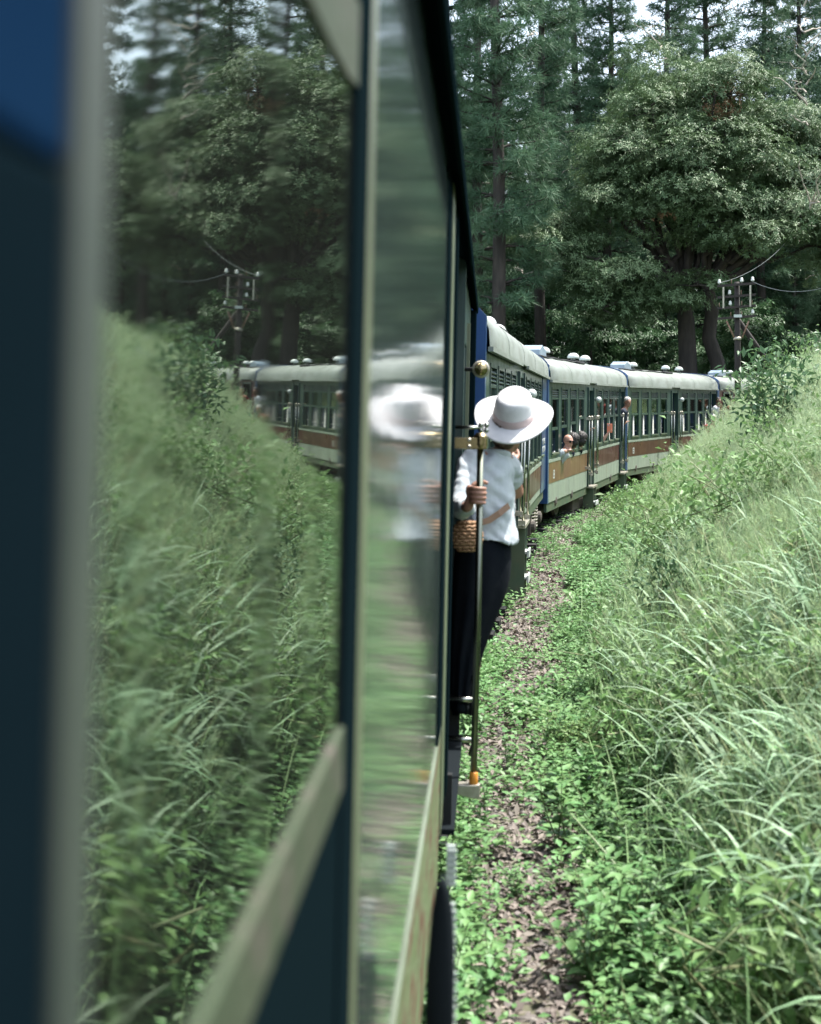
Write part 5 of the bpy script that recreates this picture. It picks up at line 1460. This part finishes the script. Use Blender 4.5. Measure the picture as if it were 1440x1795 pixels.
def weed_geo(seed, h=0.28, pairs=5, L=0.075, W=0.038, stems=3):
    rng = np.random.default_rng(seed)
    parts = []
    Pl, Dl, Nl, Ll = [], [], [], []
    for s in range(stems):
        b = np.array([rng.normal(0, 0.035), rng.normal(0, 0.035), 0.0]); lean = np.array([rng.normal(0, 0.22), rng.normal(0, 0.22), 1.0])
        hh = h * rng.uniform(0.7, 1.15)
        pts = [b + lean * hh * t + np.array([0.01 * math.sin(t * 5 + s), 0.01 * math.cos(t * 4 + s), 0]) for t in np.linspace(0, 1, 5)]
        parts.append((*tube_tris(pts, [0.0035, 0.0032, 0.003, 0.0025, 0.0015], 4), 1))
        az = rng.uniform(0, 6.28)
        for i in range(pairs):
            t = 0.25 + 0.75 * i / (pairs - 1); q = b + lean * hh * t
            for sg in (0, math.pi):
                a = az + sg + i * 1.57 + rng.normal(0, 0.2)
                Pl.append(q); Dl.append((math.cos(a), math.sin(a), rng.uniform(0.05, 0.7))); Nl.append((rng.normal(0, .15), rng.normal(0, .15), 1)); Ll.append(L * rng.uniform(0.7, 1.2) * (1.1 - 0.45 * t))
    return parts, np.array(Pl), np.array(Dl), np.array(Nl), np.array(Ll), L / W

def weed_proto(seed, fine=False, **kw):
    parts, P, D, N, L, ar = weed_geo(seed, **kw)
    V, F = leaf_tris(P, D, N, L, L / ar, droop=0.18, fold=0.12, fine=fine)
    V, F, I = cat_tris(parts + [(V, F, 0)])
    return np_mesh('weed', V, F, [M['weed'], M['stem']], I)

def cover_proto(seed, n=26, r=0.16, L=0.045):
    rng = np.random.default_rng(seed)
    P = np.zeros((n, 3)); P[:, :2] = rng.normal(0, r * 0.55, (n, 2)); P[:, 2] = rng.uniform(0.01, 0.10, n)
    a = rng.uniform(0, 6.28, n); D = np.stack([np.cos(a), np.sin(a), rng.uniform(-0.1, 0.6, n)], 1)
    V, F = leaf_tris(P, D, np.array([0, 0, 1.0]) + rng.normal(0, 0.35, (n, 3)), rng.uniform(0.6, 1.3, n) * L, rng.uniform(0.6, 1.3, n) * L * 0.6, 0.15)
    return np_mesh('ground_cover', V, F, [M['weed']])

def shrub_proto(seed, m_, h=0.9, r=0.55, n=330, L=0.085, W=0.036):
    rng = np.random.default_rng(seed)
    parts = []; cen = []
    for i in range(9):
        a = rng.uniform(0, 6.28); e = np.array([math.cos(a) * r * rng.uniform(0.2, 0.9), math.sin(a) * r * rng.uniform(0.2, 0.9), h * rng.uniform(0.55, 1.0)])
        parts.append((*limb((0, 0, -0.05), e, 0.010, 0.004, rng, 0.1, 5), 1)); cen += [e, e * np.array([0.75, 0.75, 0.78]), e * np.array([0.5, 0.5, 0.55])]
    cen = np.array(cen); k = n // len(cen) + 1
    P = np.repeat(cen, k, 0) + rng.normal(0, 1, (len(cen) * k, 3)) * np.array([0.13, 0.13, 0.10]) * r / 0.55
    D = unit(rand_dirs(len(P), rng) + unit(P - np.array([0, 0, h * .4])) * 0.6 + np.array([0, 0, 0.15])); N = unit(np.array([0, 0, 1.0]) + rand_dirs(len(P), rng) * 0.6)
    V, F = leaf_tris(P, D, N, rng.uniform(0.7, 1.25, len(P)) * L, rng.uniform(0.8, 1.2, len(P)) * W, 0.2)
    V, F, I = cat_tris(parts + [(V, F, 0)])
    return np_mesh('shrub', V, F, [m_, M['stem']], I)

def stone_proto(seed):
    rng = np.random.default_rng(seed)
    bm = bmesh.new(); bmesh.ops.create_icosphere(bm, subdivisions=1, radius=0.028)
    for v in bm.verts: v.co *= rng.uniform(0.7, 1.25); v.co.z *= 0.6
    me = bpy.data.meshes.new('stone'); bm.to_mesh(me); bm.free(); me.materials.append(M['gravel']); return me
def litter_proto(seed):
    rng = np.random.default_rng(seed); n = 7
    P = np.zeros((n, 3)); P[:, :2] = rng.normal(0, 0.05, (n, 2)); P[:, 2] = rng.uniform(0.004, 0.03, n)
    D = unit(rand_dirs(n, rng) * np.array([1, 1, 0.3])); N = unit(np.array([0, 0, 1.0]) + rand_dirs(n, rng) * 0.5)
    V, F = leaf_tris(P, D, N, rng.uniform(0.03, 0.075, n), rng.uniform(0.015, 0.03, n), rng.uniform(-.2, .2), 0.25)
    return np_mesh('dead_leaf', V, F, [M['litter']])

def sample(n, x0, x1, y0, y1, rng):
    """random ground points in a strip beside the train; returns x, y, z, d"""
    x = rng.uniform(x0, x1, n); y = rng.uniform(y0, y1, n)
    return x, y, track_d(x, y)

def along(n, y0, y1, d0, d1, rng, power=1.0):
    """points by distance d from the train, denser near the camera when power > 1"""
    t = rng.uniform(0, 1, n) ** power
    y = y0 + (y1 - y0) * t
    tx = np.interp(y, TRACK[:, 1], TRACK[:, 0])
    sl = np.interp(y, [5, 15, 27, 37, 46], [0.06, 0.14, 0.28, 0.45, 0.65])
    d = rng.uniform(d0, d1, n)
    x = tx + d * np.sqrt(1 + sl ** 2)
    d = track_d(x, y)
    z = height(x, y)
    return x, y, z, d

def nz(x, y, f, s): return 0.5 + 0.5 * np.sin(x * f + s + 1.7 * np.sin(y * f * 0.6 + s)) * np.sin(y * f * 0.8 + s * 2 + 1.1 * np.sin(x * f * 0.7))

def plants():
    rng = np.random.default_rng(77)
    def put(name, protos, x, y, z, keep, sc, label, cat, sink=0.0, tilt=0.1):
        x, y, z, sc = x[keep], y[keep], z[keep], sc[keep]
        n = len(x)
        tl = rng.normal(0, tilt, (n, 2)).astype(np.float32)
        scatter(name, protos, np.stack([x, y, z - sink], 1), rng.uniform(0, 6.28, n), sc, rng.integers(0, len(protos), n), label, cat, tl)
    # gravel and dead leaves on the path
    x, y, z, d = along(16000, 2.5, 26, -0.6, 1.0, rng, 1.5)
    path = np.exp(-((d - 0.32 - 0.08 * np.sin(y * 1.3)) / 0.36) ** 4)
    put('path_gravel', [stone_proto(i) for i in range(4)], x, y, z, rng.random(len(x)) < 0.15 + 0.75 * path, rng.uniform(0.4, 1.3, len(x)), 'loose stones on the path beside the train', 'gravel', 0.005, 0.4)
    x, y, z, d = along(8000, 2.5, 30, -0.6, 1.4, rng, 1.4)
    path = np.exp(-((d - 0.32 - 0.08 * np.sin(y * 1.3)) / 0.36) ** 4)
    put('leaf_litter', [litter_proto(i) for i in range(4)], x, y, z, rng.random(len(x)) < 0.1 + 0.8 * path, rng.uniform(0.7, 1.3, len(x)), 'dry brown leaves lying on the path', 'leaf litter')
    # low leafy cover
    x, y, z, d = along(15000, 2.4, 34, -0.75, 2.0, rng, 1.7)
    path = np.exp(-((d - 0.32 - 0.08 * np.sin(y * 1.3)) / 0.34) ** 4)
    put('ground_cover', [cover_proto(i) for i in range(5)], x, y, z, rng.random(len(x)) < np.clip(0.95 - 1.12 * path * (0.56 + 0.66 * nz(x, y, 2.2, 1)), 0.03, 1) * np.where(d < np.where(y > 12, 0.10, -0.35), 0.2, 1), rng.uniform(0.7, 1.4, len(x)), 'low leafy ground cover along the path', 'ground cover')
    x, y, z, d = along(6500, 2.4, 24, -0.3, 2.1, rng, 1.5)
    path = np.exp(-((d - 0.32) / 0.32) ** 4)
    put('weeds', [weed_proto(i, pairs=4 + i % 3, h=0.19 + 0.06 * (i % 3), L=0.095, W=0.05) for i in range(6)], x, y, z, rng.random(len(x)) < (0.75 - 0.85 * path) * nz(x, y, 1.9, 4) * np.where((y > 12) & (d < 0.2), 0.1, 1), rng.uniform(0.6, 1.25, len(x)), 'leafy green weeds beside the path', 'weeds')
    # feathery grass over the bank
    x, y, z, d = along(34000, 6.5, 46, 0.7, 8.5, rng, 1.15)
    lo = np.clip((d - 0.65) / 0.5, 0.0, 1)
    keep = rng.random(len(x)) < lo * (0.55 + 0.45 * nz(x, y, 0.9, 2)) * np.where(y < 10, (y - 6.5) / 5 + 0.15, 1)
    put('tall_grass', [grass_proto(i) for i in range(7)], x, y, z, keep, rng.uniform(0.38, 0.85, len(x)) * (0.28 + 0.72 * np.clip((d - 0.9) / 2.6, 0, 1)), 'tall feathery grass in seed covering the bank', 'grass', 0.02, 0.14)
    # wide arching blades nearer the camera
    x, y, z, d = along(6200, 2.2, 14, 1.0, 5.0, rng, 1.25)
    keep = rng.random(len(x)) < np.clip((d - 1.05) / 0.7, 0, 1) * np.where(y > 9, 0.25, 1.0) * (0.4 + 0.6 * nz(x, y, 1.3, 7))
    put('arching_grass', [wide_proto(i) for i in range(6)], x, y, z, keep, rng.uniform(0.55, 1.0, len(x)), 'wide bladed arching grass on the near bank', 'grass', 0.02, 0.12)
    x, y, z, d = along(5000, 2.2, 12, 1.0, 4.5, rng, 1.2)
    put('near_grass', [grass_proto(20 + i, 22, (0.3, 0.6), 0.007, 2) for i in range(5)], x, y, z, rng.random(len(x)) < np.clip((d - 1.0) / 0.6, 0, 1) * 0.8, rng.uniform(0.6, 1.0, len(x)), 'green grass between the wide blades', 'grass', 0.02, 0.15)
    # low leafy undergrowth through the bank
    x, y, z, d = along(2600, 3, 44, 1.0, 8.0, rng, 1.3)
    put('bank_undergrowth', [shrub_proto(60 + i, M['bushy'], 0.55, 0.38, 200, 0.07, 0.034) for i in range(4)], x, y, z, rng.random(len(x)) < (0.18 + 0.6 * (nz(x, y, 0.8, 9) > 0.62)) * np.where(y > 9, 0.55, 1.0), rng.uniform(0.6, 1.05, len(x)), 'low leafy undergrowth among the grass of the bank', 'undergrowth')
    # dark undergrowth behind the train
    X, Y_ = rng.uniform(-8, 45, 1500), rng.uniform(24, 95, 1500)
    dd = track_d(X, Y_)
    k = (dd < -3.6) & (dd > -30)
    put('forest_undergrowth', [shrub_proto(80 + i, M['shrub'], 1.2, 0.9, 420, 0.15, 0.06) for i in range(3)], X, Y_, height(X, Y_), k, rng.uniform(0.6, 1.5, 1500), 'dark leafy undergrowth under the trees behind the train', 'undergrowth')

    # plants one can tell apart
    def stand(name, cat, label, me, px, py, Y, sc, group):
        """set at distance Y where the ground meets that line of sight"""
        X = px_x(px, Y); z = float(height(np.array([X]), np.array([Y]))[0])
        o = link(name, me); o.matrix_world = Matrix.Translation((X, Y, z - 0.03)) @ Matrix.Rotation(px * 0.3, 4, 'Z') @ Matrix.Scale(sc, 4)
        return tag(o, label, cat, group)
    dk = shrub_proto(101, M['shrub'], 1.1, 0.6, 800, 0.085, 0.038); br = shrub_proto(102, M['bushy'], 1.2, 0.75, 1100, 0.075, 0.032); b2 = shrub_proto(103, M['bushy'], 0.8, 0.6, 420, 0.07, 0.036)
    gp = 'shrubs on the grassy bank'
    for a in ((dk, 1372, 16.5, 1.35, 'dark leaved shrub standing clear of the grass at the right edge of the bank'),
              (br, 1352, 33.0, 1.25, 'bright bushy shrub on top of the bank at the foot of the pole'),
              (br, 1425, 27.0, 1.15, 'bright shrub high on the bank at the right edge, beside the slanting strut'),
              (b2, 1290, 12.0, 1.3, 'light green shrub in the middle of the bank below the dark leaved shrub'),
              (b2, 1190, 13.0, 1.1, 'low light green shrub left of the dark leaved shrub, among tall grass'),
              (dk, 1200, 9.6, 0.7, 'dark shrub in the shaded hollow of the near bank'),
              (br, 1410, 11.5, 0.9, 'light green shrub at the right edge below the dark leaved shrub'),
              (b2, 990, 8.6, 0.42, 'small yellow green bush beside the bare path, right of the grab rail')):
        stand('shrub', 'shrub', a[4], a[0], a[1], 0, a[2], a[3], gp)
    # single weeds with leaves of their own, the nearest along the path
    lf = {}
    gq = 'single leafy weeds along the path'
    wl = (('leafy weed with the largest leaves, beside the path right of the pale grass stalk', 985, 6.9, 1.15), ('leafy weed on the train side of the path below the lower rail bracket', 838, 7.2, 0.75),
          ('leafy weed standing alone in the bare stones of the path', 905, 6.2, 0.55), ('leafy weed at the bottom of the picture, nearest the footsteps', 862, 5.2, 0.7),
          ('leafy weed under the arching grass at the bottom right', 1130, 5.6, 1.0), ('leafy weed between the path and the arching grass, bottom centre', 1040, 5.3, 1.05),
          ('leafy weed in front of the small yellow green bush', 960, 7.8, 0.85), ('leafy weed on the path edge level with the feet of the woman', 900, 8.4, 0.6))
    for n_, (lab, px, Y, sc) in enumerate(wl):
        X = px_x(px, Y); z = float(height(np.array([X]), np.array([Y]))[0])
        root = thing('weed', lab, 'weed', Matrix.Translation((X, Y, z)) @ Matrix.Scale(sc, 4), gq)
        parts, P, D, N, L, ar = weed_geo(200 + n_, h=0.32, pairs=6, L=0.10, W=0.05, stems=4)
        V, F, I = cat_tris(parts); link('stem', np_mesh('stem', V, F, [M['stem']], np.zeros(len(F), int)), root)
        if not lf:
            v, f = leaf_tris(np.zeros((1, 3)), np.array([[0, 1.0, 0]]), np.array([[0, 0, 1.0]]), 1.0, 0.5, droop=0.2, fold=0.14, fine=True)
            lf['m'] = np_mesh('leaf', v, f, [M['weed']])
        for p, d, l in zip(P, D, L):
            q = Vector(d).normalized(); r_ = q.cross(Vector((0, 0, 1))).normalized(); u = r_.cross(q)
            m4 = Matrix((r_, q, u)).transposed().to_4x4()
            o = link('leaf', lf['m'], root); o.matrix_local = Matrix.Translation(Vector(p)) @ m4 @ Matrix.Scale(float(l), 4)
    # one fallen pale stalk across the weeds
    a = [(px_x(1000, 6.4), 6.4), (px_x(1040, 6.25), 6.25), (px_x(1080, 6.1), 6.1), (px_x(1120, 6.0), 6.0)]
    pts = [(q[0], q[1], float(height(np.array([q[0]]), np.array([q[1]]))[0]) + h_) for q, h_ in zip(a, (0.34, 0.27, 0.20, 0.12))]
    tag(MB().tube(pts, [0.0025, 0.004, 0.005, 0.005], 6).build('grass_stalk', M['seed'], None, True), 'pale bent grass stalk lying over the weeds near the path', 'grass stalk')
plants()

# ------------------------------------------------------------------ telegraph pole
def telegraph_pole():
    Y = 36.0; s = Y / F_PX
    X = px_x(1292, Y); zg = float(height(np.array([X]), np.array([Y]))[0])
    root = thing('telegraph_pole', 'dark iron telegraph pole with four crossarms and white insulators beside the far carriages', 'telegraph pole', Matrix.Translation((X, Y, zg)))
    Z = lambda py: CAM_Z + (691 - py) * s - zg
    PX = lambda px: (px - 1292) * s
    p = MB(); p.tube([(0.03, 0, -0.3), (0.02, 0, Z(600)), (0, 0, Z(494))], [0.085, 0.08, 0.065], 10); p.build('post', M['polewood'], root, True)
    ins = {502: ((1260, 1), (1281, 0), (1299, 1), (1318, 1)), 522: ((1278, 1), (1298, 0)), 541: ((1279, 1), (1260, 0), (1299, 0), (1317, 0)), 559: ((1280, 0), (1318, 1), (1299, 0))}
    for py, lst in ins.items():
        a = MB(); dz = 0.06
        V = [(PX(1257), -0.05, Z(py + 2)), (PX(1323), -0.05, Z(py - 3)), (PX(1257), 0.05, Z(py + 2)), (PX(1323), 0.05, Z(py - 3))]
        V = V + [(v[0], v[1], v[2] + dz) for v in V]
        a.add([(v[0], v[1] - 0.10, v[2]) for v in V], [(0, 1, 5, 4), (2, 6, 7, 3), (0, 4, 6, 2), (1, 3, 7, 5), (4, 5, 7, 6), (0, 2, 3, 1)])
        ao = a.build('crossarm', M['polewood'], root)
        for px, on in lst:
            zz = Z(py + 2 - 5 * (px - 1257) / 66) + dz
            if on: MB().lathe([(0.012, -0.02), (0.012, 0.03), (0.040, 0.03), (0.046, 0.05), (0.040, 0.085), (0.034, 0.09), (0.036, 0.125), (0.020, 0.145), (0.0, 0.148)], (PX(px), -0.10, zz), (0, 0, 1), 12).build('insulator', M['porcelain'], ao, True)
            else: MB().lathe([(0.012, 0.0), (0.012, 0.10), (0.006, 0.12)], (PX(px), -0.10, zz), (0, 0, 1), 8).build('insulator_pin', M['rust'], ao, True)
    for px, top, bot in ((1266, 504, 541), (1313, 501, 538)):
        MB().box(PX(px) - 0.022, PX(px) + 0.022, -0.165, -0.152, Z(bot), Z(top)).build('arm_tie', M['oldsteel'], root)
    MB().box(PX(1284), PX(1298), -0.19, -0.16, Z(557), Z(552)).build('number_plate', M['white'], root)
    for px in (1272, 1311):
        MB().tube([(PX(px), -0.12, Z(563)), (PX(1292 + (8 if px > 1292 else -6)), -0.10, Z(592))], 0.022, 6).build('brace', M['rust'], root, True)
    MB().lathe([(0.10, -0.03), (0.11, 0), (0.10, 0.05)], (0.012, 0, Z(594)), (0, 0, 1), 12).build('collar', M['oldsteel'], root, True)
    MB().tube([(0.05, 0.03, Z(562)), (PX(1392), 1.2, Z(668))], 0.07, 8).build('strut', M['polewood'], root, True)
    # wires
    def wire(a, b, sag, n=20, lab=''):
        pts = [a.lerp(b, t / n) - Vector((0, 0, sag * 4 * (t / n) * (1 - t / n))) for t in range(n + 1)]
        tag(MB().tube(pts, 0.007, 5).build('wire', M['wire'], None, True), lab, 'wire', 'wires of the telegraph pole')
    T = lambda px, py, Yd: Vector((px_x(px, Yd), Yd, CAM_Z + (691 - py) * Yd / F_PX))
    wire(T(1318, 493, 35.9), T(1560, 440, 31.0), 0.55, lab='telegraph wire sagging from the right insulator to the right edge')
    wire(T(1262, 496, 35.9), T(1440, 330, 58.0), 0.75, lab='telegraph wire rising from the left insulator into the broadleaf crown')
telegraph_pole()
